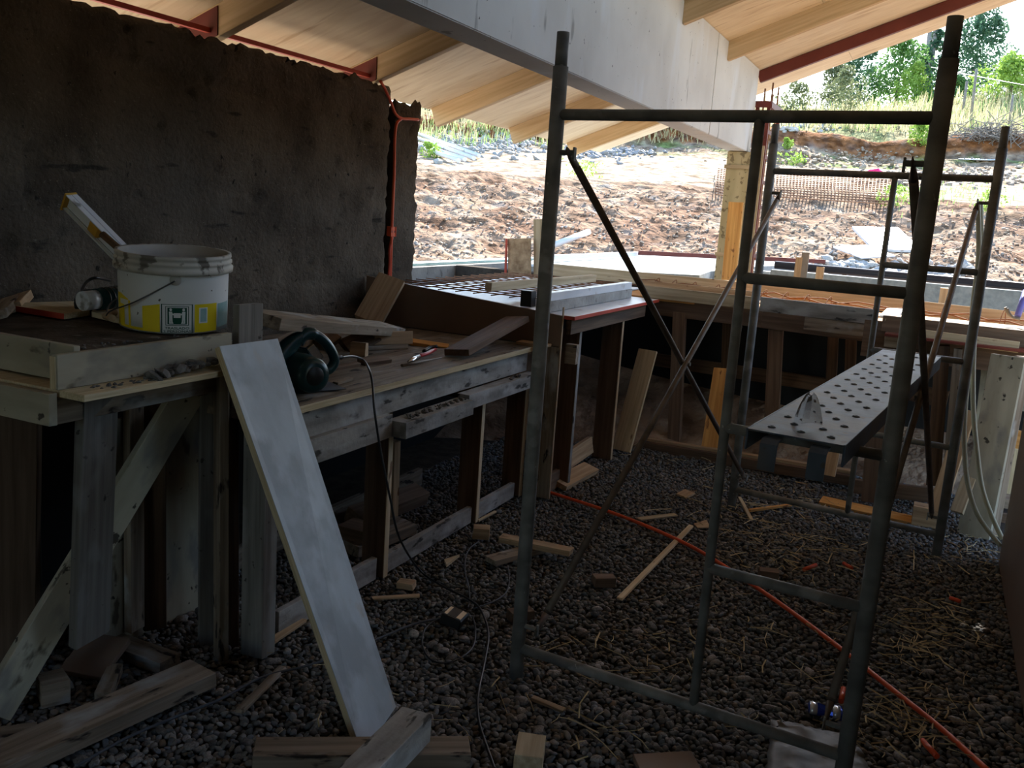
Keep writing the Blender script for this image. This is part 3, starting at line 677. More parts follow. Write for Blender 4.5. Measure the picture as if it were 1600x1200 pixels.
for k, px in enumerate((1030, 1062, 1098, 1140, 1222, 1257, 1292, 1327, 1400, 1458, 1497, 1536, 1577)):
    t = (px - 1000) / 640; a = W(1000, 440, Y=6.08).lerp(W(1640, 512, Y=5.86), t)
    hi = .035 if px < 1390 else .075
    tube('tie_wire', spline([a + V((-.01, -.05, -.01)), a + V((0, 0, hi * .6)), a + V((.015, .03, hi)), a + V((.02, .02, -.01))], 3), .003, 'rebar', bk, 5)
# right section that stands forward
block('top_sheet', -.24, .95, 5.3, 5.72, 1.0, 1.016, 'pine_pale', bk, .001, 0)
pk('end_wedge', (1388, 493), (1400, 482), .1, .015, 'white_sheet', 5.6, 5.75, n=(-.2, -.4, 1))
pk('face_board', (1378, 505), (1640, 535), .085, .025, 'red_brown_wood', 5.3, 5.28)
pk('face_board', (1432, 522), (1592, 543), .055, .022, 'pine_pale', 5.22, 5.22)
pk('red_shelf', (1382, 523), (1640, 554), .014, .3, 'red_steel', 5.18, 5.16)
block('sun_stop', -.34, .95, 5.302, 5.318, .8, .998, 'red_brown_wood', bk)  # added strip that keeps a sliver of sun off the gravel
pk('face_board', (1382, 530), (1432, 537), .08, .02, 'old_wood', 5.26, 5.26)
pk('post', (1061, 488), (1052, 690), .08, .05, 'red_brown_wood', 5.72)
pk('post', (1212, 508), (1203, 700), .085, .05, 'red_brown_wood', 5.66)
pk('post', (1135, 498), (1128, 700), .05, .05, 'dark_wood', 5.9)
pk('post', (1302, 515), (1293, 700), .06, .05, 'dark_wood', 5.85)
pk('post', (1330, 518), (1324, 700), .06, .05, 'dark_wood', 5.7)
pk('post', (1376, 600), (1362, 785), .105, .04, 'red_brown_wood', 5.1)
pk('post', (1473, 540), (1458, 760), .07, .04, 'dark_wood', 5.22)
pk('post', (1497, 545), (1478, 760), .04, .04, 'old_wood', 5.2)
wc = W(1520, 838, Z=FZ)
plank('wide_post', (wc.x, wc.y, FZ), (wc.x + .02, wc.y + .03, .925), .15, .04, (-.3, -1, 0), 'ply_cream', bk)
plank('wide_post_side', (wc.x + .085, wc.y + .04, FZ), (wc.x + .1, wc.y + .06, .925), .08, .03, (.8, -1, 0), 'old_wood', bk)
pk('sill_board', (1000, 697), (1330, 752), .06, .04, 'red_brown_wood', 5.56, 5.4)
pk('sill_board', (1000, 688), (1330, 741), .035, .05, 'pine', 5.64, 5.48)
pk('sill_board', (1330, 760), (1455, 775), .08, .04, 'red_brown_wood', 5.35, 5.3)
pk('rail', (1010, 560), (1340, 610), .09, .03, 'dark_wood', 6.2, 6.1)
pk('rail', (1360, 600), (1480, 625), .1, .03, 'dark_wood', 5.95, 5.9)
pk('side_sheet', (1563, 560), (1548, 690), .17, .012, 'ply_cream', 5.5)
pk('side_sheet', (1592, 560), (1580, 640), .14, .012, 'ply_cream', 5.4)
pk('rail', (1560, 680), (1600, 690), .1, .02, 'orange_wood', 5.45)
pk('side_sheet', (1575, 700), (1565, 770), .12, .012, 'ply_edge', 5.4)
pk('rail', (1545, 782), (1585, 790), .05, .02, 'old_wood', 5.35)
pk('rail', (1540, 805), (1580, 812), .05, .02, 'red_brown_wood', 5.2)
# foot boards leaning or lying at the back counter: loose, so things of their own
tag(plank('board', W(1012, 546, Y=5.52), W(970, 704, Y=5.3), .13, .016, (-.25, -1, .15), 'pine_pale'), 'pale board leaning under the back counter near the inside corner', 'board')
tag(plank('board', W(1128, 575, Y=5.45), W(1109, 698, Y=5.28), .1, .018, (-.1, -1, .2), 'orange_wood'), 'orange board leaning under the back counter behind the scaffold posts', 'board')
tag(plank('board', W(1318, 600, Y=5.42), W(1290, 742, Y=5.22), .1, .02, (-.1, -1, .2), 'pine'), 'pine board leaning under the back counter below the steel plank', 'board')
tag(plank('board', V((-.42, 5.06, .03)), V((.06, 5.0, .025)), .1, .02, (0, -.1, 1), 'orange_wood'), 'short orange board lying flat at the foot of the back counter', 'board')
tag(plank('board', W(1512, 640, Y=4.98), W(1462, 800, Y=4.8), .075, .022, (-.3, -1, .2), 'pine'), 'narrow tan board leaning behind the right scaffold post', 'board')
tag(plank('board', W(1514, 745, Y=4.95), W(1494, 800, Y=4.86), .06, .022, (-.3, -1, .2), 'pine_pale'), 'stub of pale board leaning on the wide post by the hoses', 'board')
q = W(1453, 825, Z=FZ); tag(block('block', q.x - .09, q.x + .05, q.y, q.y + .1, FZ, .11, 'pine', None), 'tan wood block standing by the foot of the farther scaffold frame', 'block')

# column, its cover board and the red steel column
co = empty('column', (-1.59, 7.63, 0), 'cement-splashed pale timber column under the end of the concrete beam', 'column')
block('shaft', -1.69, -1.49, 7.58, 7.71, -.05, 2.036, 'column_form', co, .003, .001, 'z')
for y in (1.2, 1.9): block('tie', -1.7, -1.48, 7.56, 7.579, y, y + .03, 'pine_pale', co)
tag(plank('board', W(1150, 316, Y=7.45), W(1138, 446, Y=7.45) - V((0, 0, .2)), .115, .03, (0, -1, .03), 'orange_wood'), 'bright orange board nailed upright before the pale column', 'board')
sc = empty('steel_column', (-1.42, 7.85, 0), 'dark red welded steel column with rebar tips above', 'column')
for x in (-1.53, -1.44):
    for y in (7.78, 8.25): block('corner_angle', x - .014, x + .014, y - .014, y + .014, 1.0, 2.44, 'red_steel', sc, .001, 0, 'z')
for k in range(7):
    z = 1.15 + k * .2
    block('lacing', -1.53, -1.44, 7.76, 7.768, z, z + .03, 'red_steel', sc, .0005, 0); block('lacing', -1.435, -1.427, 7.78, 8.25, z + .05, z + .08, 'red_steel', sc, .0005, 0, 'y')
block('cap_plate', -1.55, -1.42, 7.745, 7.76, 2.4, 2.45, 'red_steel', sc, .001, 0); block('cap_plate', -1.43, -1.415, 7.76, 8.3, 2.4, 2.45, 'red_steel', sc, .001, 0, 'y')
for x, y, h in ((-1.5, 7.85, 2.56), (-1.46, 7.95, 2.62), (-1.48, 8.1, 2.55), (-1.455, 8.2, 2.62)): rtube('rebar', (x, y, .99), (x, y, h), .007, 'rebar', sc, 8)
block('cover_strip', -1.53, -1.43, 7.725, 7.74, 1.0, 2.1, 'pine_pale', sc, .001, 0, 'z')

# ------------------------------------------------------------------ bucket with its printed band
bc = W(272, 511, Z=1.036); tocam = V((EYE.x - bc.x, EYE.y - bc.y, 0)).normalized()
mpp = (bc - EYE).dot(fw) / F_PX
rb, rtp, hb = 79 * mpp, 81 * mpp, .217
bu = empty('bucket', bc, 'white plastic bucket with yellow and green printed band on the near counter', 'bucket')
tilt = Matrix.Rotation(R(3.5), 4, Z_.cross(tocam)) 
BF = Matrix.Translation(bc + V((0, 0, .001))) @ Matrix.Translation(tocam * rb) @ tilt @ Matrix.Translation(-tocam * rb) @ Matrix.Rotation(math.atan2(tocam.y, tocam.x), 4, 'Z')
rz = lambda z: rb + (rtp - rb) * z / hb
bm = bmesh.new(); add_lathe(bm, [(0.001, .004), (rb - .006, .004), (rb, 0.0), (rz(.05), .05), (rz(.1), .1), (rtp, hb - .001)], 64)
obj('body', bm, 'white_plastic', bu, BF)
bm = bmesh.new(); add_lathe(bm, [(.001, .008), (rb - .006, .008), (rtp - .005, hb + .002), (rtp - .001, hb + .003)], 64)
for f in bm.faces: f.normal_flip()
obj('lining', bm, 'inner_bucket', bu, BF)
bm = bmesh.new(); zz = hb - .046
add_lathe(bm, [(rz(zz), zz), (rtp + .011, zz - .002), (rtp + .012, zz + .012), (rtp + .006, zz + .014), (rtp + .006, zz + .022), (rtp + .009, zz + .024), (rtp + .009, zz + .03), (rtp + .004, zz + .032), (rtp + .004, zz + .038), (rtp + .007, zz + .04), (rtp + .006, hb + .004), (rtp - .003, hb + .004)], 64)
obj('rim', bm, 'dirty_rim', bu, BF)
def onb(px, z, o=.0006):
    a = math.asin(max(-.995, min(.995, (px - 272) / 83))); r = rz(z) + o
    return V((r * math.cos(a), r * math.sin(a), z))
def patch(name, x0, x1, z0, z1, m, o=.0006, par=None, zl=None):
    bm = bmesh.new(); n = 10; rows = []
    for k in range(n + 1):
        px = x0 + (x1 - x0) * k / n
        a = zl[0] + (zl[1] - zl[0]) * k / n if zl else 0
        rows.append([bm.verts.new(onb(px, z0, o)), bm.verts.new(onb(px, z1 + a, o))])
    for a, b in zip(rows, rows[1:]):
        f = bm.faces.new((a[0], b[0], b[1], a[1])); f.smooth = True
    return obj(name, bm, m, par or bu, BF)
lb = patch('printed_band', 190.5, 232, .004, .012, 'yellow_print', .0005)
patch('yellow_field', 226.5, 251.5, .004, .086, 'yellow_print', .0007, lb, (-.01, 0)); patch('yellow_field', 302, 335, .004, .086, 'yellow_print', .0007, lb)
patch('yellow_field', 190.6, 194, .01, .1, 'yellow_print', .0006, lb); patch('yellow_field', 206, 209, .006, .085, 'yellow_print', .0006, lb); patch('yellow_field', 194, 206, .085, .1, 'yellow_print', .0006, lb, (.002, -.012))
patch('yellow_field', 194, 200, .012, .07, 'yellow_print', .0006, lb)
patch('small_print', 308.5, 321, .03, .076, 'white_print', .0009, lb); patch('small_print', 310.5, 319.5, .034, .073, 'teal_print', .0011, lb); patch('small_print', 336.5, 353, .012, .083, 'teal_print', .0007, lb)
pic = patch('carrying_sign', 253.5, 299, .002, .087, 'green_print', .0007, bu); patch('sign_field', 255, 297.5, .0035, .0855, 'white_print', .0009, pic)
patch('sign_square', 259.5, 293.5, .025, .081, 'green_print', .0011, pic); patch('sign_square', 260.6, 292.4, .0265, .0795, 'white_print', .0013, pic); patch('sign_square', 262.5, 290.5, .029, .077, 'green_print', .0015, pic)
for cx, s in ((267.2, 1), (285.8, -1)):                             # two people carrying a box between them
    bm = bmesh.new(); bm.faces.new([bm.verts.new(onb(cx + 2.0 * math.cos(k * .5236), .0715 + .0042 * math.sin(k * .5236), .0018)) for k in range(12)]); obj('figure', bm, 'white_print', pic, BF)
    for poly in ([(-2.6, .066), (2.2, .066), (2.6, .05), (-2.2, .048)], [(-2.2, .05), (.4, .05), (-.2, .034), (-2.4, .034)], [(-.2, .05), (2.4, .05), (2.8, .034), (.6, .034)], [(-2.4, .036), (-.2, .036), (1.2, .031), (-2.4, .031)], [(.6, .036), (2.8, .036), (3.9, .031), (.6, .031)], [(1, .063), (5.6, .058), (5.6, .0545), (1, .057)]):
        bm = bmesh.new(); bm.faces.new([bm.verts.new(onb(cx + s * x, z, .0019)) for x, z in (poly if s > 0 else poly[::-1])]); obj('figure', bm, 'white_print', pic, BF)
patch('carried_box', 271.5, 281.5, .048, .062, 'white_print', .002, pic)
def wrap_text(s, px0, px1, z0, h, m, par):
    cu = bpy.data.curves.new('lettering', 'FONT'); cu.body = s; cu.align_x = 'CENTER'; cu.resolution_u = 2; cu.offset = .012
    t = bpy.data.objects.new('lettering', cu); COL.objects.link(t); bpy.context.view_layer.update()
    me = bpy.data.meshes.new_from_object(t.evaluated_get(bpy.context.evaluated_depsgraph_get())); bpy.data.objects.remove(t)
    xs = [v.co.x for v in me.vertices]; x0, x1 = min(xs), max(xs); ys = [v.co.y for v in me.vertices]; y1 = max(ys)
    for v in me.vertices: v.co = onb(px0 + (v.co.x - x0) / (x1 - x0) * (px1 - px0), z0 + v.co.y / y1 * h, .0021)
    me.materials.clear(); me.materials.append(M[m]); place(bpy.data.objects.new('lettering', me), BF, par)
wrap_text('TRASLADO', 258.5, 294, .0145, .0068, 'green_print', pic); wrap_text('2 PERSONAS', 256.5, 296.5, .005, .0068, 'green_print', pic)
pv = onb(273, hb - .062, .004); bk2 = V((-pv.x, -pv.y, pv.z))
bm = bmesh.new(); add_lathe(bm, [(.001, .006), (.012, .005), (.016, 0)], 16); obj('handle_ear', bm, 'dirty_rim', bu, BF @ frame(onb(274, hb - .06, .001), Z_, X_))
gl_ = V((0.02, -(rtp + .03), .022))
wirep = spline([pv + V((.004, 0, 0)), V((.135, -.1, .09)), V((.08, -.17, .05)), gl_, V((-.06, -.175, .05)), V((-.13, -.1, .09)), bk2 - V((.004, 0, 0))], 8)
tube('bail', [BF @ p for p in wirep], .0022, 'wire_steel', bu, 8)
tube('grip', [BF @ (gl_ + V((.045, .02, .003))), BF @ gl_, BF @ (gl_ + V((-.045, .02, .003)))], .011, 'pine', bu, 10)
crumbs('dried_mortar', [(bc.x + .03, bc.y, 1.05), (bc.x - .04, bc.y + .03, 1.05)], 30, .006, .018, 'mortar_crumb', bu, .07)
# spirit level and stick standing in the bucket
lt = W(112, 304, Y=bc.y + .03); lo_ = BF @ V((-.03, .04, .03))
ax_ = (lo_ - lt).normalized(); camd = (EYE - (lt + lo_) / 2).normalized()
lv = empty('spirit_level', lo_, 'aluminium spirit level with yellow end cap leaning in the white bucket', 'level')
lf = frame((lt + lo_) / 2, ax_, camd * .62 + rt * .8); LL = (lo_ - lt).length
for y in (-.0105, .0105):
    obj('rail', box_bm(-LL / 2, LL / 2, y - .0095, y + .0095, -.004, 0, .001), 'aluminium', lv, lf)
    obj('rail', box_bm(-LL / 2, LL / 2, y - .0075, y + .0075, -.054, -.05, .001), 'aluminium', lv, lf)
obj('web', box_bm(-LL / 2, LL / 2, -.002, .002, -.05, -.004, .0005), 'aluminium', lv, lf)
tag(obj('end_cap', box_bm(-LL / 2 - .008, -LL / 2, -.021, .021, -.062, .002, .002), 'level_yellow', lv, lf), 'yellow end cap')
tag(obj('vial_block', box_bm(-LL / 2 + .115, -LL / 2 + .165, -.017, .017, -.047, -.007, .006), 'level_yellow', lv, lf), 'yellow vial block')
tag(rtube('stick', W(160, 366, Y=bc.y - .01), BF @ V((.02, .03, .06)), .011, 'dark_wood', None, 10), 'dark wooden tool handle sticking out of the white bucket', 'stick')

# ------------------------------------------------------------------ things behind the bucket
ZC = 1.035
def flatboard(label, pts, z, t, m, edge=None, cat='board', name='board'):
    P3 = [W(x, y, Z=z) for x, y in pts]; c = sum(P3, V()) / len(P3); L = P3[1] - P3[0]
    fr = frame(c, L, Z_); inv = fr.inverted(); o = obj(name, slab_bm([inv @ p for p in P3], t, Z_), m, None, fr)
    bm = bmesh.new(); bm.from_mesh(o.data); bmesh.ops.recalc_face_normals(bm, faces=bm.faces[:]); bm.to_mesh(o.data); bm.free()
    if edge:
        a, b = P3[edge[0]], P3[edge[1]]; out = (a - b).cross(Z_).normalized(); mid = (a + b) / 2
        if out.dot(mid - c) < 0: out = -out
        plank('painted_edge', a + out * .0008 - Z_ * t / 2, b + out * .0008 - Z_ * t / 2, t, .0008, out, edge[2], o, 0, 0)
    return tag(o, label, cat)
flatboard('tan plywood offcut with a red painted edge lying behind the white bucket', [(12, 476), (100, 490), (140, 484), (135, 470), (25, 473)], ZC + .022, .018, 'ply_edge', (0, 1, 'red_paint'))
flatboard('pale plywood offcut lying between the red-edged board and the bucket', [(143, 487), (196, 500), (205, 480), (150, 474)], ZC + .02, .016, 'pine_pale')
gr = empty('angle_grinder', W(160, 476, Z=ZC + .022), 'dark green angle grinder lying beside the white bucket', 'grinder')
g0, g1 = W(150, 468, Z=ZC + .06), W(200, 462, Z=ZC + .065)
tag(rtube('motor_housing', g0, g1, .034, 'saw_teal', gr, 18), 'dark green ribbed housing')
for k in range(5): rtube('housing_rib', g0.lerp(g1, .2 + k * .15), g0.lerp(g1, .23 + k * .15), .0355, 'black_plastic', gr, 18)
rtube('gear_head', g0 + (g0 - g1).normalized() * .05, g0, .03, 'aluminium', gr, 14)
rtube('wheel_guard', W(140, 478, Z=ZC + .024), W(140, 474, Z=ZC + .04), .045, 'black_plastic', gr, 20)
tube('cord', spline([W(128, 452, Z=ZC + .04), W(136, 440, Z=ZC + .1), W(150, 434, Z=ZC + .12), W(172, 438, Z=ZC + .1)], 8), .005, 'black_cable', gr, 8)
tag(plank('block', W(92, 440, Y=2.5), W(132, 447, Y=2.55), .1, .06, (.3, -1, .5), 'pine_pale'), 'pale timber offcut standing against the mud wall left of the grinder', 'block')
tag(plank('board', W(50, 442, Y=2.35), W(18, 474, Z=ZC + .03), .045, .03, (.3, -.6, .7), 'pine'), 'short brown stick leaning at the wall left of the grinder', 'stick')
tag(plank('board', W(20, 456, Y=2.2), W(-20, 490, Z=ZC + .03), .09, .025, (.2, -.5, .8), 'old_wood'), 'grey plank end lying at the left edge of the near counter', 'board')

# ------------------------------------------------------------------ circular saw
so_ = W(476, 606, Z=.803); mA = V((.9, -.43, 0)).normalized(); lA = V((.43, .9, 0)).normalized()
sw = empty('circular_saw', so_, 'dark teal circular saw with D-shaped handle on the middle counter', 'saw')
S3 = lambda l, m, z: so_ + lA * l + mA * m + V((0, 0, z))
plank('base_plate', S3(-.13, .0, .004), S3(.12, .0, .004), .16, .003, Z_, 'galvanized', sw)
bm = bmesh.new(); add_lathe(bm, [(.001, .142), (.035, .142), (.054, .136), (.06, .12), (.062, .04), (.058, .0), (.052, -.03), (.001, -.03)], 36)
obj('motor_housing', bm, 'saw_teal', sw, frame(S3(-.035, 0, .068), lA, mA))
bm = bmesh.new(); add_lathe(bm, [(.001, .002), (.03, .002), (.032, 0)], 28); obj('motor_cap', bm, 'black_plastic', sw, frame(S3(-.035, .1415, .068), lA, mA))
bm = bmesh.new(); pr = [(-.115, .02), (-.12, .07), (-.085, .125), (-.02, .142), (.05, .125), (.085, .08), (.09, .02)]
A = [bm.verts.new((x, -.012, z)) for x, z in pr]; B = [bm.verts.new((x, .028, z)) for x, z in pr]; bm.faces.new(A); bm.faces.new(B[::-1])
for i in range(7): bm.faces.new((A[i], B[i], B[(i + 1) % 7], A[(i + 1) % 7]))
bmesh.ops.recalc_face_normals(bm, faces=bm.faces[:]); bmesh.ops.bevel(bm, geom=bm.edges[:], offset=.006, segments=2, affect='EDGES')
mm = Matrix((lA, -mA, Z_)).transposed().to_4x4(); mm.translation = S3(0, -.045, 0)
obj('blade_guard', bm, 'saw_teal', sw, mm)
hp = spline([S3(-.03, 0, .16), S3(-.012, 0, .182), S3(.02, 0, .188), S3(.06, 0, .168), S3(.095, 0, .13), S3(.112, 0, .088), S3(.088, 0, .058), S3(.04, 0, .06)], 6)
bm = bmesh.new(); add_tube(bm, hp, [.022 if i < 14 else .018 for i in range(len(hp))], 14); obj('handle', bm, 'saw_teal', sw, Matrix.Identity(4))
bm = bmesh.new(); add_tube(bm, spline([S3(-.14, .01, .06), S3(-.1, .005, .11), S3(-.055, 0, .155), S3(-.012, 0, .182)], 5), [.045 - .0016 * k_ for k_ in range(16)], 14); obj('handle_neck', bm, 'saw_teal', sw, Matrix.Identity(4))
rtube('handle_knob', S3(.008, 0, .17), S3(.0, 0, .2), .012, 'saw_teal', sw, 12)
plank('trigger', S3(.012, .014, .145), S3(.05, .014, .095), .034, .014, mA, 'chrome', sw, .003)
rtube('cord_sleeve', S3(.105, 0, .1), S3(.14, 0, .1), .008, 'black_plastic', sw, 10)
cs = S3(.14, 0, .1)
cpts = spline([cs, W(552, 557, Z=.88), W(568, 563, Z=.845), W(577, 578, X=-1.80), W(582, 600, X=-1.755), W(585, 640, X=-1.70), W(594, 700, X=-1.68), W(610, 780, X=-1.64), W(624, 840, X=-1.62), W(655, 890, Z=.045), W(690, 915, Z=.03), W(730, 935, Z=.032), W(751, 953, Z=.036), W(763, 990, Z=.03), W(757, 1035, Z=.028), W(747, 1085, Z=.026), W(748, 1125, Z=.026), W(760, 1165, Z=.026), W(774, 1204, Z=.026)], 8)
tag(tube('power_cable', cpts, .0042, 'black_cable', None, 8), 'black cable hanging from the circular saw and snaking over the gravel', 'cable')
# socket box and its grey cables
sb = W(711, 966, Z=.03); b1 = (W(735, 950, Z=.03) - W(700, 985, Z=.03)); b1.z = 0
sx_ = empty('socket_box', sb, 'black socket box with shiny metal plates lying on the gravel', 'socket')
bf = frame(sb + V((0, 0, .012)), b1, (.25, -.35, 1)); 
obj('case', box_bm(-.04, .04, -.038, .038, -.03, .008, .004), 'black_plastic', sx_, bf)
obj('metal_plate', box_bm(-.03, .032, -.032, -.014, .008, .0095, .0005), 'chrome', sx_, bf); obj('metal_plate', box_bm(-.032, .028, .02, .032, .008, .0095, .0005), 'chrome', sx_, bf)
obj('socket_well', box_bm(-.03, .03, -.013, .018, .0078, .0086, .0003), 'black_plastic', sx_, bf)
G = lambda pts, z=.026: spline([W(x, y, Z=z) for x, y in pts], 6)
tag(tube('cable', G([(748, 846), (733, 858), (727, 875), (727, 895), (732, 915), (734, 935), (731, 950)]), .003, 'grey_cable', None, 6), 'thin grey cable running up from the socket box to the counter post', 'cable')
tag(tube('cable', G([(793, 884), (796, 905), (791, 925), (775, 938), (755, 946), (738, 952)]), .003, 'grey_cable', None, 6), 'thin grey cable curling from the socket box under the flat offcut', 'cable')
lp = [(738, 962), (743, 985), (738, 1012), (716, 1030), (690, 1036), (670, 1028), (660, 1008), (663, 985), (676, 972), (692, 966)]
tag(tube('cable', G(lp), .0032, 'black_cable', None, 6), 'dark loop of cable on the gravel below the socket box', 'cable')
tag(tube('cable', G([(690, 966), (650, 974), (600, 994), (540, 1020), (480, 1040), (410, 1058), (345, 1092), (270, 1122), (200, 1152), (120, 1196)], .028), .0042, 'grey_cable', None, 8), 'long cable stretched over the gravel towards the lower left corner', 'cable')

# ------------------------------------------------------------------ boards and offcuts lying on the middle counter
tag(plank('board', W(412, 489, X=-1.93), W(614, 508, Z=.88), .13, .04, (.25, -.2, 1), 'old_wood'), 'long knotty board resting from the corner post onto the offcut pile', 'board')
tag(plank('board', W(612, 432, Y=4.1), W(574, 500, Y=3.92), .15, .028, (.3, -1, .35), 'pine'), 'orange-brown board leaning on the brown panel at the wall', 'board')
tag(plank('board', W(713, 546, Z=.838), W(808, 494, Y=4.13), .125, .028, (-.12, -.15, 1), 'red_brown_wood'), 'worn reddish board propped from the counter edge to the brown panel', 'board')
tag(plank('board', W(418, 546, Z=.845), W(478, 520, Z=.855), .12, .03, (.1, -.1, 1), 'old_wood'), 'stained wide offcut lying behind the circular saw', 'board')
tag(plank('offcut', W(498, 532, Z=.84), W(520, 517, Z=.87), .1, .035, (.5, -.6, .7), 'red_brown_wood'), 'dark brown offcut in the pile right behind the saw handle', 'offcut')
arc = [W(518, 545, Z=.815), W(535, 530, Z=.85), W(555, 519, Z=.885), W(580, 514, Z=.89), W(592, 520, Z=.86)]
tag(plank('offcut', W(540, 540, Z=.825), W(588, 520, Z=.872), .085, .03, (.55, -.5, .8), 'dark_wood'), 'brown offcut tilted in the middle of the offcut pile', 'offcut')
tag(plank('offcut', W(585, 529, Z=.85), W(645, 527, Z=.85), .06, .08, (.5, -.7, .15), 'pine'), 'thick pale offcut with a brown patch on top of the pile', 'offcut')
tag(plank('offcut', W(575, 544, Z=.812), W(637, 541, Z=.812), .022, .07, (.5, -.7, .2), 'old_wood'), 'low grey lath beneath the thick pale offcut', 'offcut')
tag(plank('block', W(546, 545, Z=.83), W(572, 547, Z=.83), .06, .05, (.7, -.7, .1), 'pine'), 'small cube-ended wood block in front of the offcut pile', 'block')
tag(plank('offcut', W(640, 531, Z=.825), W(700, 540, Z=.812), .035, .02, (.2, -.4, 1), 'orange_wood'), 'thin orange lath at the right of the offcut pile', 'offcut')
tag(plank('offcut', W(565, 563, Z=.82), W(606, 558, Z=.82), .05, .02, (.2, -.3, 1), 'red_brown_wood'), 'reddish broken offcut between the cable and the pliers', 'offcut')
tag(plank('offcut', W(520, 573, Z=.815), W(560, 566, Z=.815), .03, .015, (.2, -.3, 1), 'red_brown_wood'), 'thin reddish sliver right of the circular saw', 'offcut')
tag(plank('offcut', W(524, 597, Z=.812), W(549, 589, Z=.812), .022, .011, (.1, -.2, 1), 'old_wood'), 'tiny wedge of wood by the saw at the counter edge', 'offcut')
pl = empty('pliers', W(660, 558, Z=.81), 'red and black handled pliers lying on the middle counter', 'pliers')
tag(tube('handle', spline([W(655, 556, Z=.822), W(668, 552, Z=.825), W(680, 546, Z=.822)], 4), .008, 'red_handle', pl, 8), 'red handle')
tube('handle', spline([W(662, 549, Z=.82), W(672, 543, Z=.83), W(683, 541, Z=.835)], 4), .008, 'black_plastic', pl, 8)
tube('jaw', [W(655, 557, Z=.822), W(645, 562, Z=.82), W(637, 566, Z=.815)], [.009, .011, .004], 'chrome', pl, 8)
tag(tube('chisel', [W(628, 571, Z=.812), W(650, 567, Z=.812), W(690, 559, Z=.812)], [.007, .006, .003], 'rusty_steel', None, 8), 'thin rusty rod lying in front of the pliers', 'rod')
tag(block('block', -2.12, -1.98, 3.0, 3.12, FZ, .12, 'dark_wood'), 'dark block standing on the gravel under the middle counter', 'block')
tag(plank('timber', V((-2.2, 3.25, .09)), V((-2.15, 3.75, .09)), .1, .07, (.3, -.2, 1), 'red_brown_wood'), 'brown timber lying in the dark under the middle counter', 'timber')
tag(plank('board', V((-2.05, 2.98, .07)), V((-2.0, 3.35, .07)), .13, .05, (.1, 0, 1), 'old_wood'), 'grey board lying in the shade under the middle counter', 'board')

# ------------------------------------------------------------------ big white leaning board
tl_, tr_ = W(343, 541, X=-1.79), W(434, 529, X=-1.79); bl_, br_ = W(567, 1180, Z=.012), W(619, 1104, Z=.03)
pm0, pm1 = (tl_ + tr_) / 2, (bl_ + br_) / 2; nn = (tr_ - tl_ + br_ - bl_).cross(pm0 - pm1).normalized()
if nn.x < 0: nn = -nn
lbd = empty('leaning_board', pm1, 'large white-faced plywood board leaning on the counter', 'board')
fr = frame((pm0 + pm1) / 2, pm1 - pm0, nn); inv = fr.inverted()
bm = slab_bm([inv @ p for p in (tl_, tr_, br_, bl_)], .002, Z_); obj('white_face', bm, 'ply_white', lbd, fr)
bm = slab_bm([inv @ (p - nn * .0021) for p in (tl_, tr_, br_, bl_)], .018, Z_); obj('plywood_core', bm, 'ply_edge', lbd, fr)

# ------------------------------------------------------------------ timbers and scraps on the gravel
def scrap(label, a, b, w, t, m, z=None, cat='offcut', n=(0, 0, 1), name='offcut', zb=None):
    za = (z if z is not None else t + FZ)
    return tag(plank(name, W(*a, Z=za), W(*b, Z=zb if zb is not None else za), w, t, n, m), label, cat)
scrap('squared timber lying across the bottom of the scene', (398, 1166), (734, 1164), .085, .085, 'old_wood', .1, 'timber', name='timber')
scrap('squared timber lying over another one before the white board', (652, 1110), (545, 1215), .085, .075, 'cement_wood', .185, 'timber', name='timber')
scrap('weathered plank lying on the gravel in the lower left corner', (318, 1040), (-30, 1192), .12, .045, 'old_wood', .075, 'plank', name='plank')
scrap('reddish brown board leaning by the foot of the grey post', (170, 992), (124, 1052), .14, .02, 'film_brown', .1, 'board', name='board', zb=.045)
scrap('short square block by the diagonal strut', (60, 1062), (104, 1052), .08, .07, 'old_wood', .085, 'block', name='block')
scrap('small stick lying right of the reddish brown board', (180, 1036), (160, 1082), .045, .03, 'old_wood', .06, 'stick')
scrap('small dark board under the foot of the diagonal strut', (-20, 1150), (58, 1138), .07, .03, 'old_wood', .05, 'board')
scrap('cut timber end standing on the gravel at the bottom edge', (832, 1146), (826, 1182), .075, .05, 'pine_pale', .07, 'block', name='block')
scrap('reddish board corner at the bottom edge right of the timber end', (1035, 1175), (1060, 1225), .16, .02, 'film_brown', .045, 'board', n=(0, -.1, 1))
scrap('upper of two flat boards crossing beside the nearer scaffold post', (782, 836), (893, 858), .055, .025, 'pine', .065)
scrap('lower of two flat boards crossing beside the nearer scaffold post', (766, 872), (846, 851), .07, .025, 'old_wood', .037)
scrap('little upright block beside the counter post', (740, 822), (766, 824), .06, .05, 'pine', .065, 'block', name='block')
scrap('thin splinter leaning behind the little upright block', (747, 812), (774, 798), .012, .01, 'pine_pale')
scrap('small square offcut left of the little triangle', (622, 906), (648, 910), .05, .025, 'pine')
scrap('long flat sliver by the white board edge', (582, 933), (656, 929), .022, .008, 'pine')
flatboard('small triangular wood chip left of the grey cable', [(694, 874), (718, 866), (698, 882)], .03, .012, 'pine_pale', None, 'chip', 'chip')
scrap('brown block half hidden behind the nearer scaffold post', (796, 955), (832, 950), .05, .035, 'red_brown_wood')
scrap('narrow white lath across the orange pipe', (1080, 820), (968, 934), .024, .01, 'pine_pale', .03, 'lath')
flatboard('square pale chip on the far gravel', [(1057, 771), (1070, 764), (1086, 770), (1072, 777)], .025, .01, 'pine', None, 'chip', 'chip')
scrap('flat tan sliver just beyond the orange pipe', (998, 810), (1056, 803), .035, .008, 'pine_pale')
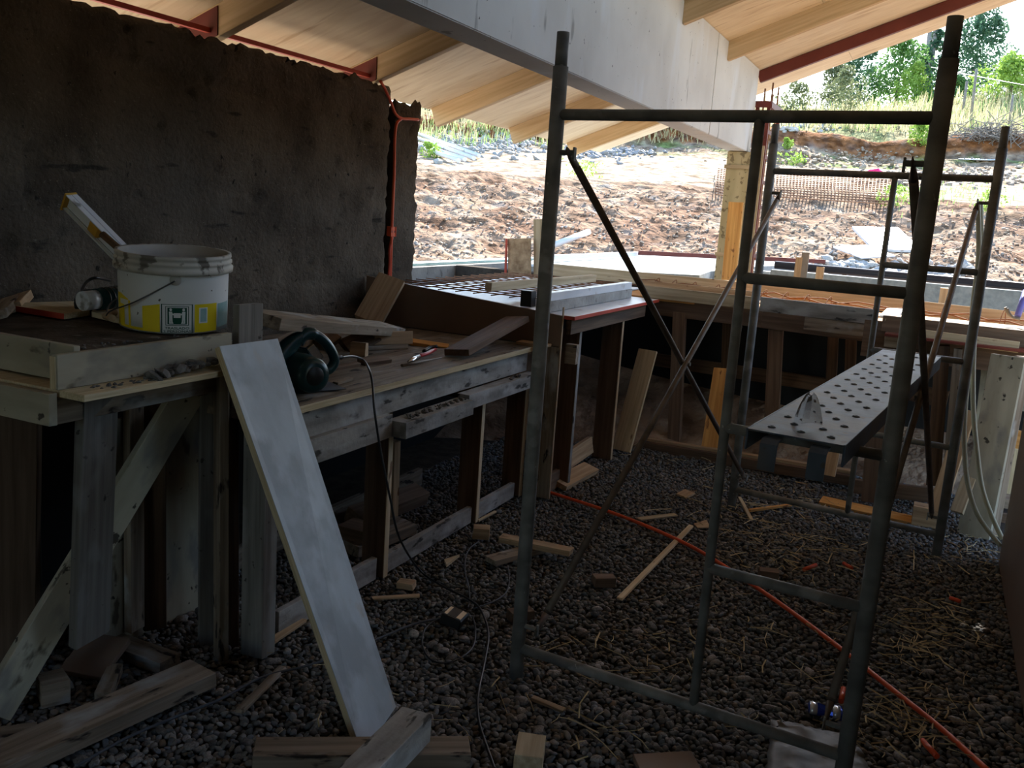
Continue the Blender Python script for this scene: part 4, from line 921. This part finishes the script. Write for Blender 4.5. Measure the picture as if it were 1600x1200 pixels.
flatboard('tan cardboard-like chip behind the inner scaffold post', [(1084, 818), (1104, 812), (1110, 824), (1090, 824)], .022, .005, 'pine', None, 'chip', 'chip')
scrap('dark cube block left of the white lath', (928, 900), (960, 900), .05, .04, 'red_brown_wood', .055, 'block', name='block')
scrap('dark cube block right of the orange pipe', (1186, 888), (1217, 892), .05, .04, 'red_brown_wood', .055, 'block', name='block')
scrap('bright splinter near the farther scaffold frame', (1156, 776), (1174, 811), .018, .01, 'pine_pale', .03)
scrap('long bright splinter under the low scaffold bar', (1170, 796), (1236, 787), .02, .012, 'orange_wood', .03)
flatboard('broken grey tile-like chip at the foot of the far counter', [(846, 744), (862, 737), (878, 744), (866, 752)], .03, .012, 'old_wood', None, 'chip', 'chip')
scrap('small pointed offcut below the far counter foot board', (856, 752), (880, 754), .04, .012, 'pine')
scrap('grey splinter lying across the long cable', (442, 1040), (374, 1108), .026, .012, 'old_wood', .03)
scrap('brown splinter between corner post and white board', (474, 966), (424, 1000), .028, .012, 'pine', .03)
scrap('pale stick on the gravel under the nearer bottom bar', (832, 1088), (882, 1108), .022, .01, 'pine', .03)
# orange pipe and its cut pieces
tag(tube('pipe', G([(842, 764), (880, 776), (930, 792), (980, 810), (1040, 835), (1100, 865), (1200, 930), (1300, 1003), (1400, 1082), (1470, 1138), (1552, 1212)], .03), .0085, 'orange_pipe', None, 10), 'long orange plastic conduit running over the gravel', 'pipe')
for k, (a, b, lab) in enumerate((((1256, 890), (1275, 883), 'short orange pipe piece beyond the conduit'), ((1318, 880), (1331, 888), 'tiny orange pipe piece between the scaffold posts'), ((1484, 934), (1501, 940), 'tiny orange pipe piece left of the brown side wall'), ((1441, 1157), (1464, 1182), 'orange pipe piece lying below the conduit'), ((1318, 1076), (1314, 1096), 'orange pipe piece behind the nearest scaffold post'))):
    tag(tube('pipe', [W(*a, Z=.03), W(*b, Z=.03)], .0085, 'orange_pipe', None, 10), lab, 'pipe', 'cut pieces of orange conduit')
# crushed can
ca = empty('can', W(1290, 1110, Z=.03), 'crushed blue and silver can behind the nearest scaffold post', 'can')
cf = frame(W(1290, 1110, Z=.035), W(1318, 1114, Z=.03) - W(1262, 1104, Z=.03), Z_); bm = bmesh.new()
rr = []
for i, (x, r) in enumerate([(-.05, .018), (-.046, .026), (-.02, .027), (.0, .02), (.02, .027), (.046, .027), (.05, .018)]):
    rr.append([bm.verts.new((x, r * math.cos(k * .5236), r * .62 * math.sin(k * .5236) * (1 + .25 * math.sin(k * 1.9 + i)))) for k in range(12)])
for a, b in zip(rr, rr[1:]):
    for k in range(12): bm.faces.new((a[k], a[(k + 1) % 12], b[(k + 1) % 12], b[k]))
bm.faces.new(rr[0][::-1]); bm.faces.new(rr[-1]); bmesh.ops.recalc_face_normals(bm, faces=bm.faces[:])
obj('can_body', bm, 'can_blue', ca, cf)
for x in (-.036, .03):
    bm = bmesh.new(); add_tube(bm, [(x - .012, 0, .001), (x + .01, 0, .001)], .0275, 12); 
    for v in bm.verts: v.co.z *= .68
    obj('silver_band', bm, 'can_silver', ca, cf)
# torn paper sack under the lower scaffold bar
def rag(name, pts, m, label, cat, n=14, amp=.018):
    P3 = [W(x, y, Z=.03) for x, y in pts]; bm = bmesh.new(); g = []
    for i in range(n + 1):
        row = []
        for k in range(n + 1):
            u, v = i / n, k / n; p = P3[0].lerp(P3[1], u).lerp(P3[3].lerp(P3[2], u), v)
            p.z += amp * (vnoise(p.x * 14, p.y * 14, 3) + .5 * vnoise(p.x * 37, p.y * 37)) + .008; e = min(u, 1 - u, v, 1 - v)
            if e == 0: p += V((.012 * vnoise(p.x * 40, p.y * 40, 1), .012 * vnoise(p.x * 40, p.y * 40, 2), 0))
            row.append(bm.verts.new(p))
        g.append(row)
    for i in range(n):
        for k in range(n): f = bm.faces.new((g[i][k], g[i + 1][k], g[i + 1][k + 1], g[i][k + 1])); f.smooth = True
    bmesh.ops.recalc_face_normals(bm, faces=bm.faces[:]); bmesh.ops.solidify(bm, geom=bm.faces[:], thickness=.0015)
    return tag(obj(name, bm, m), label, cat)
rag('paper_sack', [(1205, 1130), (1325, 1150), (1365, 1215), (1195, 1215)], 'dirty_film', 'torn dirty paper sack on the gravel under the nearer bottom bar', 'sack')
tag(tube('wire_loop', G([(1172, 1128), (1170, 1118), (1182, 1111), (1200, 1111), (1216, 1118), (1222, 1128), (1214, 1136)], .035), .0018, 'grey_cable', None, 6), 'loop of thin grey wire beside the torn paper sack', 'wire')
# straw scattered over the gravel
bm = bmesh.new()
def stalk(x, y, a, L, r, z, tilt=0):
    r = r * 1.25; d = V((math.cos(a), math.sin(a), tilt)); p = V((x, y, z)); s = V((-d.y, d.x, 0)).normalized(); b = .08 * L * random.uniform(-1, 1)
    q = [p, p + d * L * .5 + s * b, p + d * L]
    w = V((0, 0, 1)); vs0 = []
    for k, c in enumerate(q): vs0.append([bm.verts.new(c + s * r), bm.verts.new(c - s * r), bm.verts.new(c + w * r * 1.2)])
    for k in range(2):
        for j in range(3): bm.faces.new((vs0[k][j], vs0[k][(j + 1) % 3], vs0[k + 1][(j + 1) % 3], vs0[k + 1][j]))
for (px, py, sx, sy, n) in ((1250, 850, 120, 60, 130), (1460, 990, 90, 60, 130), (1350, 1120, 180, 50, 55), (1000, 1020, 170, 60, 42), (1180, 1000, 150, 60, 42), (1440, 1130, 90, 50, 45), (900, 1130, 130, 50, 22), (1180, 790, 80, 40, 50), (1500, 860, 50, 40, 50), (1010, 700, 90, 40, 20), (600, 1060, 200, 60, 14)):
    for i in range(n):
        p = W(random.gauss(px, sx * .6), random.gauss(py, sy * .6), Z=.028)
        if p.x > .4: continue
        stalk(p.x, p.y, random.uniform(0, 6.28), random.choice([.03, .05, .07, .1, .14]) * random.uniform(.7, 1.2), random.choice([.0008, .0012, .002]), p.z + random.uniform(-.004, .006), random.uniform(-.05, .08))
bmesh.ops.recalc_face_normals(bm, faces=bm.faces[:])
tag(obj('straw', bm, 'straw', fl, Matrix.Identity(4)), kind='stuff')

# ------------------------------------------------------------------ right side: hoses, hammer, conduit on the wall
hq = lambda pts, Y: spline([W(x, y, Y=Y) for x, y in pts], 6)
tag(tube('hose', hq([(1528, 318), (1529, 400), (1520, 480), (1515, 560), (1508, 640), (1507, 700), (1512, 755), (1528, 805), (1563, 853)], 4.62), .011, 'hose_cream', None, 10), 'left of two cream hoses hanging from the farther scaffold frame', 'hose')
tag(tube('hose', hq([(1532, 318), (1533, 400), (1526, 480), (1521, 560), (1521, 640), (1526, 700), (1534, 760), (1549, 805), (1566, 842)], 4.64), .011, 'hose_cream', None, 10), 'right of two cream hoses hanging from the farther scaffold frame', 'hose')
hm = empty('hammer', W(1588, 497, Y=5.62), 'claw hammer with a blue handle on the right end of the back counter', 'hammer')
tag(rtube('handle', W(1590, 494, Y=5.62), W(1603, 455, Y=5.72), .017, 'blue_handle', hm, 12), 'blue handle')
tube('claw', spline([W(1593, 498, Y=5.62), W(1580, 494, Y=5.61), W(1573, 486, Y=5.61), W(1571, 480, Y=5.61)], 5), .008, 'rusty_steel', hm, 8)
tube('claw', spline([W(1593, 499, Y=5.62), W(1583, 496, Y=5.6), W(1577, 489, Y=5.6), W(1574, 482, Y=5.6)], 5), .007, 'rusty_steel', hm, 8)
cw = empty('conduit', W(615, 300, X=WX), 'orange electrical conduit with a square box in the wall groove', 'conduit')
tube('tube', spline([W(594, 126, X=WX + .015), W(602, 140, X=WX + .015), W(610, 158, X=WX + .012), W(618, 178, X=WX + .01), W(628, 185, X=WX + .014), W(640, 186, X=WX + .014), W(654, 187, X=WX + .014)], 5), .008, 'orange_pipe', cw, 8)
tube('tube', spline([W(627, 186, X=WX + .012), W(620, 193, X=WX + .012), W(617, 215, X=WX + .008), W(616, 270, X=WX + .006), W(613, 340, X=WX + .006), W(611, 400, X=WX + .006), W(610, 440, X=WX + .006)], 5), .008, 'orange_pipe', cw, 8)
tube('tube', spline([W(613, 370, X=WX), W(609, 390, X=WX + .004), W(609, 410, X=WX + .002), W(607, 440, X=WX + .004)], 5), .008, 'red_paint', cw, 8)
bxp = W(614.5, 362, X=WX + .012)
plank('junction_box', bxp + V((0, 0, .028)), bxp - V((0, 0, .028)), .052, .03, X_, 'orange_pipe', cw, .004)
for s in (-.014, .014): plank('box_hole', bxp + V((.0008, s, .006)), bxp + V((.0008, s, -.006)), .01, .001, X_, 'red_steel', cw, 0, 0)
for dy, dz in ((-.025, 0), (.025, 0)): plank('box_lip', bxp + V((.004, dy, .028)), bxp + V((.004, dy, -.028)), .004, .006, X_, 'orange_pipe', cw, .0005, 0)

# ------------------------------------------------------------------ outdoors: slab, low wall, site litter
ob = empty('slab_table', (-2.6, 9.5, .9), 'pale gravel-topped slab with a dark red edge board beyond the counters', 'slab')
sl_ = W(866, 414, Z=1.02); 
bm = slab_bm([W(820, 416, Z=1.02), W(1093, 430, Z=1.02), W(1110, 424, Z=1.02), W(1170, 417, Z=1.02), W(1290, 412, Z=1.02), W(1000, 397.5, Z=1.02), W(835, 405, Z=1.02)], .3, Z_)
obj('top', bm, 'pale_concrete', ob, Matrix.Identity(4))
plank('edge_board', W(1000, 395, Z=1.08), W(1290, 409, Z=1.08), .05, .04, (.3, -1, 0), 'red_steel', ob)
plank('edge_board', W(998, 397, Z=1.06), W(846, 404, Z=1.06), .05, .04, (.9, -.4, 0), 'pvc_white', ob)
lw = empty('low_wall', (0, 7.9, 1.0), 'long low pale concrete wall topped by a black pipe outside', 'wall')
block('block_course', -1.28, 2.6, 7.8, 7.95, .3, 1.115, 'pale_concrete', lw, .004)
tag(rtube('pipe', (-1.28, 7.99, 1.15), (2.6, 7.99, 1.135), .032, 'pipe_black', lw, 12), 'black pipe')
block('return_wall', -1.9, -1.28, 8.6, 8.75, .3, 1.06, 'pale_concrete', lw, .004)
lf_ = empty('low_wall', (-3.46, 6.5, .9), 'low grey concrete wall end with a pale blue strip beyond the mud wall', 'wall')
block('course', -3.6, -3.46, 4.9, 9.2, .4, 1.0, 'grey_concrete', lf_, .004, .002, 'y')
block('blue_strip', -3.6, -3.5, 5.2, 9.2, 1.0, 1.025, 'teal_print', lf_, .004, .002, 'y')
ob2 = plank('board', W(811, 430, Y=5.95), W(811, 373, Y=5.95), .175, .016, (0, -1, 0), 'osb'); tag(ob2, 'square of strand board with a red edge standing behind the steel mesh', 'board')
e0 = W(789, 430, Y=5.93); e1 = W(791, 373, Y=5.93); plank('painted_edge', e0, e1, .012, .014, (0, -1, 0), 'red_paint', ob2, .0005, 0)
tag(plank('post', W(841, 440, Y=6.0), W(841, 342, Y=6.0), .075, .05, (0, -1, 0), 'pine_pale'), 'pale timber upright behind the strand board square', 'post')
for k, (x, y0, y1, lab, m_) in enumerate(((1247, 440, 402, 'taller tan stake standing before the low outside wall', 'pine'), (1257, 440, 394, 'grey stake tied to the taller tan stake', 'pole_wood'), (1280, 444, 417, 'short tan stake right of the paired stakes', 'pine'), (1474, 478, 450, 'short tan stake by the low outside wall near the hoses', 'pine'))):
    p = W(x, y0, Y=6.75); q = W(x + 2, y1, Y=6.75); p.z = .5; p.x = q.x; tag(plank('stake', p, q, .05, .03, (0, -1, 0), m_), lab, 'stake')
def gpos(px, py, d0=6.0, d1=120.0):
    """first point of the land along a sight line"""
    s = sight(px, py); s = s / math.hypot(s.x, s.y); d = d0
    while d < d1:
        p = EYE + s * d
        if p.z <= land_h(p.x, p.y): return V((p.x, p.y, land_h(p.x, p.y)))
        d += .05 if d < 40 else .2
    return V((p.x, p.y, land_h(p.x, p.y)))
def ppm(p): return (p - EYE).dot(fw) / F_PX
# white poles on the bank
for k, (a, b) in enumerate((((650, 214), (748, 250)), ((652, 222), (740, 254)), ((654, 232), (726, 256)), ((664, 240), (716, 258)))):
    p, q = gpos(*a), gpos(*b); tag(rtube('pole', p + V((0, 0, .12)), q + V((0, 0, .1)), .055, 'pvc_white', None, 8), ['uppermost', 'second', 'third', 'lowest'][k] + ' of four white poles lying on the bank left of the roof', 'pole', 'white poles on the bank')
p, q = gpos(862, 396), gpos(918, 376); tag(rtube('pipe', p + V((0, 0, .1)), q + V((0, 0, .12)), .045, 'pvc_white', None, 8), 'white plastic pipe lying on the dirt beyond the slab', 'pipe')
# steel mesh sheet lying on the slope
def mesh_sheet(pts, nu, nv, label):
    c = [gpos(*p) + V((0, 0, .12)) for p in pts]; r = empty('steel_mesh', c[0], label, 'mesh')
    for i in range(nu): u = i / (nu - 1); rtube('bar', c[0].lerp(c[1], u), c[3].lerp(c[2], u), .011, 'rebar', r, 5)
    for i in range(nv): v = i / (nv - 1); rtube('bar', c[0].lerp(c[3], v), c[1].lerp(c[2], v), .011, 'rebar', r, 5)
mesh_sheet([(1212, 278), (1392, 290), (1386, 330), (1208, 318)], 34, 13, 'rusty steel mesh sheet lying on the slope behind the farther frame')
mesh_sheet([(1120, 272), (1142, 274), (1138, 318), (1116, 314)], 6, 13, 'narrow strip of rusty steel mesh left of the pale column')
p = gpos(1384, 384); tag(plank('sheet', gpos(1346, 384) + V((0, 0, .12)), gpos(1420, 386) + V((0, 0, .12)), 1.0, .04, (0, -.35, 1), 'white_sheet'), 'white sheet lying on the rubble beyond the low wall', 'sheet')
tag(plank('sheet', gpos(1322, 408) + V((0, 0, .1)), gpos(1374, 406) + V((0, 0, .13)), .5, .02, (0, -.4, 1), 'white_sheet'), 'small whitish plastic sheet on the grey rubble before the larger white sheet', 'sheet')
p = gpos(1366, 284); rag3 = ico(2)
q = pebble_shape(1, rag3[0])[0] * np.array([.24, .16, .1]) + np.array(p[:]) + np.array([0, 0, .22]); tag(mesh_np('cloth', q, rag3[1], 'pink_cloth'), 'bright pink cloth lying by the rusty mesh', 'cloth')
p = gpos(1534, 253); q = pebble_shape(1, rag3[0])[0] * np.array([.5, .25, .06]) + np.array(p[:]) + np.array([0, 0, .06]); tag(mesh_np('sheet', q, rag3[1], 'can_silver'), 'crumpled silver sheet on the earth mound at the right', 'sheet')
# rubble: countless clods and stones
b, f = ico(1); vs, fs, cl = [], [], []
def clod(px, py, s, col):
    p = gpos(px, py); i = len(vs); q = pebble_shape(1, b)[0] * s + np.array([p.x, p.y, p.z + s * .15]); vs.append(q); fs.append(f + i * len(b)); cl.append(np.tile(np.array(col) * random.uniform(.75, 1.2), (len(b), 1)))
for i in range(2600):
    px = random.uniform(640, 1620); hz = 372 + (px - 800) * .069; py = random.uniform(hz - 85, hz + 40)
    clod(px, py, random.choice([.012, .016, .022, .03]), random.choice([(.4, .29, .2), (.44, .34, .25), (.32, .21, .14), (.42, .36, .3)]))
for (cx, cy, sx, sy, n, s0, col) in ((1330, 420, 60, 14, 90, .12, (.42, .42, .41)), (1450, 430, 70, 14, 80, .12, (.46, .44, .42)), (720, 225, 60, 14, 260, .16, (.34, .35, .33)), (800, 225, 40, 16, 180, .16, (.4, .38, .36)), (940, 238, 60, 9, 260, .16, (.3, .31, .33)), (1300, 250, 110, 12, 300, .12, (.36, .29, .22)), (1480, 275, 110, 14, 300, .12, (.36, .29, .23)), (1250, 200, 60, 6, 60, .2, (.5, .5, .48))):
    for i in range(n): clod(random.gauss(cx, sx * .6), random.gauss(cy, sy * .6), s0 * random.uniform(.25, .8), col)
tag(mesh_np('rubble', np.concatenate(vs), np.concatenate(fs), 'gravel_mass', land, False, np.concatenate(cl)), kind='stuff')
# ------------------------------------------------------------------ grass, bushes, trees, poles
def leaves(name, centers, n, leaf, m, parent=None, seed=0, flat=1.0):
    """centres: (point, radius) blobs filled with n small leaf quads each, denser at the rim"""
    rg = np.random.default_rng(seed); VS, FS = [], []; k0 = 0
    for (c, r) in centers:
        d = rg.normal(0, 1, (n, 3)); d /= np.linalg.norm(d, axis=1)[:, None]; rad_ = r * rg.uniform(.45, 1.0, n)[:, None] ** .6
        p = np.array(c[:]) + d * rad_ * np.array([1, 1, flat]); a = rg.normal(0, 1, (n, 3)); a /= np.linalg.norm(a, axis=1)[:, None]; e = np.cross(a, rg.normal(0, 1, (n, 3))); e /= np.linalg.norm(e, axis=1)[:, None]
        s = leaf * rg.uniform(.6, 1.3, n)[:, None]
        VS.append(np.stack([p - a * s, p + e * s * .5, p + a * s, p - e * s * .5], 1).reshape(-1, 3)); FS.append(np.arange(4 * n).reshape(n, 4) + k0); k0 += 4 * n
    return mesh_np(name, np.concatenate(VS), np.concatenate(FS), m, parent, False)
def tree(px, py_base, py_top, wpx, label, m, n=60, group='trees on the hill', name='tree', bump=9, D=None, cat='tree', low=.15):
    base = gpos(px, py_base) if D is None else WD(px, py_base, D); k = ppm(base); H = (py_base - py_top) * k; Wd = wpx * k / 2
    if D is not None: tz = WD(px, py_top, D).z; base.z = land_h(base.x, base.y) - .05; H = max(.4, tz - base.z)
    t = empty(name, base, label, cat, group); top = base + V((0, 0, H)); c = []; rg = random.Random(int(px))
    rt = V((fw.y, -fw.x, 0)).normalized()
    for i in range(bump):
        u = low + (1 - low) * (i + .5) / bump; w = Wd * math.sin(math.pi * min(.97, .16 + .84 * u)) ** .7
        for j in range(2):
            c.append((base + V((0, 0, H * u)) + rt * rg.uniform(-.75, .75) * w + V((0, rg.uniform(-.6, .6) * w, 0)), max(.28 * Wd, w * .55)))
    leaves('foliage', c, n * (2 if cat == 'shrub' else 1), (3.0 if cat == 'tree' else 2.5) * k, m, t, int(px)); rtube('trunk' if cat == 'tree' else 'stem', base - V((0, 0, .1)), base + V((0, 0, H * (.5 if cat == 'tree' else .25))), Wd * (.05 if cat == 'tree' else .02), 'bark', t, 7)
tree(1508, 205, 26, 150, 'tallest dark blue-green tree at the right edge of the hill', 'leaf_dark', 260, D=57, bump=14)
tree(1568, 215, 94, 110, 'round bright yellow-green tree at the right edge', 'leaf_bright', 220, D=48, bump=8)
tree(1400, 150, 55, 100, 'leafy green tree just left of the nearest scaffold post top', 'leaf_mid', 220, D=55, bump=9)
tree(1345, 140, 75, 90, 'dark green tree under the roof edge', 'leaf_dark', 180, D=56, bump=7)
tree(1452, 120, 45, 60, 'dark tree behind the two wooden utility poles', 'leaf_dark', 180, D=58, bump=8)
tree(1300, 160, 100, 60, 'pale willowy shrub below the roof edge', 'leaf_olive', 120, D=50, bump=5, name='shrub', cat='shrub', group='shrubs on the hill')
tree(1318, 190, 105, 70, 'feathery olive shrub in the dry grass', 'leaf_olive', 60, D=44, bump=6, name='shrub', cat='shrub', group='shrubs on the hill')
tree(1430, 150, 100, 70, 'bright green shrub by the utility poles', 'leaf_bright', 120, D=53, bump=5, name='shrub', cat='shrub', group='shrubs on the hill')
tree(1240, 175, 130, 70, 'dry brownish shrub behind the red column', 'leaf_olive', 90, D=43, bump=4, name='shrub', cat='shrub', group='shrubs on the hill')
tree(1495, 160, 120, 60, 'green shrub between the wires and the nearest post', 'leaf_mid', 100, D=52, bump=4, name='shrub', cat='shrub', group='shrubs on the hill')
tree(1440, 228, 195, 55, 'green clump growing on the cut bank', 'leaf_bright', 90, bump=4, name='shrub', cat='shrub', group='shrubs on the hill', low=.1)
tree(1545, 330, 300, 50, 'low green weed right of the farther frame', 'leaf_bright', 60, bump=3, name='weed', cat='weed', group='green weeds on the slope', low=.1)
tree(1402, 318, 292, 60, 'low green weed at the rusty mesh corner', 'leaf_bright', 60, bump=3, name='weed', cat='weed', group='green weeds on the slope', low=.1)
tree(1230, 232, 218, 24, 'small green weed on the cut bank behind the left frame post', 'leaf_bright', 50, bump=3, name='weed', cat='weed', group='green weeds on the slope', low=.1)
tree(1240, 258, 246, 60, 'flat green weed by the road behind the red column', 'leaf_bright', 50, bump=3, name='weed', cat='weed', group='green weeds on the slope', low=.1)
tree(1050, 240, 192, 150, 'wide dark bush beneath the beam end', 'leaf_olive', 800, D=36, bump=5, name='bush', cat='bush', group='bushes by the road', low=.1)
tree(1120, 240, 205, 70, 'dark bush left of the pale column', 'leaf_dark', 160, D=38, bump=4, name='bush', cat='bush', group='bushes by the road', low=.1)
tree(678, 200, 160, 60, 'dark bush behind the mud wall end', 'leaf_dark', 140, D=40, bump=4, name='bush', cat='bush', group='bushes by the road', low=.1)
tree(675, 245, 225, 40, 'bright weeds under the white poles', 'leaf_bright', 80, bump=3, name='weed', cat='weed', group='green weeds on the slope', low=.1)
tree(905, 275, 262, 90, 'pale green weeds beside the dirt road', 'leaf_bright', 50, bump=3, name='weed', cat='weed', group='green weeds on the slope', low=.1)
def blades(name, n, area, h, m, seed):
    rg = random.Random(seed); VS, FS = [], []
    for i in range(n):
        px, py = area(rg); p = gpos(px, py); k = ppm(p); hh = h * rg.uniform(.5, 1.3); w = max(.9 * k, .012); a = rg.uniform(0, 6.28); lx, ly = rg.gauss(0, .25) * hh, rg.gauss(0, .25) * hh
        o = len(VS) ; dx, dy = w * math.cos(a), w * math.sin(a)
        VS += [(p.x - dx, p.y - dy, p.z - .05), (p.x + dx, p.y + dy, p.z - .05), (p.x + lx + dx * .3, p.y + ly + dy * .3, p.z + hh), (p.x + lx - dx * .3, p.y + ly - dy * .3, p.z + hh)]; FS.append((o, o + 1, o + 2, o + 3))
    tag(mesh_np(name, np.array(VS), np.array(FS), m, land, False), kind='stuff')
blades('grass', 4200, lambda r: (r.uniform(1190, 1640), r.uniform(120, 205)), .5, 'grass_dry', 3)
blades('grass', 900, lambda r: (r.uniform(1200, 1640), r.uniform(130, 205)), .45, 'grass_green', 4)
blades('grass', 1500, lambda r: (r.uniform(640, 1130), r.uniform(165, 225)), .35, 'grass_dry', 5)
blades('grass', 500, lambda r: (r.uniform(640, 900), r.uniform(195, 230)), .3, 'grass_green', 6)
blades('grass', 260, lambda r: (r.gauss(1480, 60), r.gauss(300, 14)), .12, 'grass_green', 8)
# brush pile
bp_ = gpos(1545, 222); kk = ppm(bp_); bm = bmesh.new()
for i in range(260):
    c = bp_ + V((random.gauss(0, 26) * kk, random.gauss(0, 12) * kk, abs(random.gauss(0, 13)) * kk)); d = V((random.gauss(0, 1), random.gauss(0, 1), random.gauss(0, .45))).normalized() * random.uniform(8, 24) * kk
    add_tube(bm, [c - d, c + V((random.gauss(0, 2) * kk, 0, random.gauss(0, 2) * kk)), c + d], .6 * kk, 4, False)
r_ = empty('brush_pile', bp_, 'grey heap of cut branches at the right edge', 'brush pile'); tag(obj('branches', bm, 'pole_wood', r_, Matrix.Identity(4)), kind='stuff')
# utility poles, fence posts and wires
def upole(px, y0, y1, D, r, label, tilt=0, cat='pole', group=None, m='pole_wood'):
    a = WD(px, y0, D); a.z = land_h(a.x, a.y) - .2; b = WD(px + tilt, y1, D); return a, b, tag(rtube('utility_pole' if r > .09 else 'fence_post', a, b, r, m, None, 8), label, cat, group)
a1, b1_, _ = upole(1446, 135, 50, 60, .16, 'paler of two wooden utility poles above the grass', 8)
a2, b2_, _ = upole(1453, 135, 48, 58, .12, 'darker of two wooden utility poles above the grass', 9)
f1, g1_, _ = upole(1523, 150, 108, 40, .05, 'taller grey fence post under the big tree', 3, 'post')
upole(1510, 140, 127, 42, .05, 'short fence post left of the taller grey one', 1, 'post')
upole(1580, 178, 148, 38, .04, 'thin fence post in the pale grass at the right edge', 3, 'post')
tag(tube('wire', spline([b2_, WD(1500, 80, 62), WD(1545, 106, 66), WD(1650, 150, 74)], 6), .025, 'pvc_white', None, 5), 'sagging wire from the utility poles to the right', 'wire')
tag(tube('wire', spline([WD(1455, 105, 50), WD(1500, 114, 45), WD(1540, 122, 42), WD(1640, 140, 40)], 6), .014, 'pvc_white', None, 5), 'lower fence wire across the dark tree', 'wire')
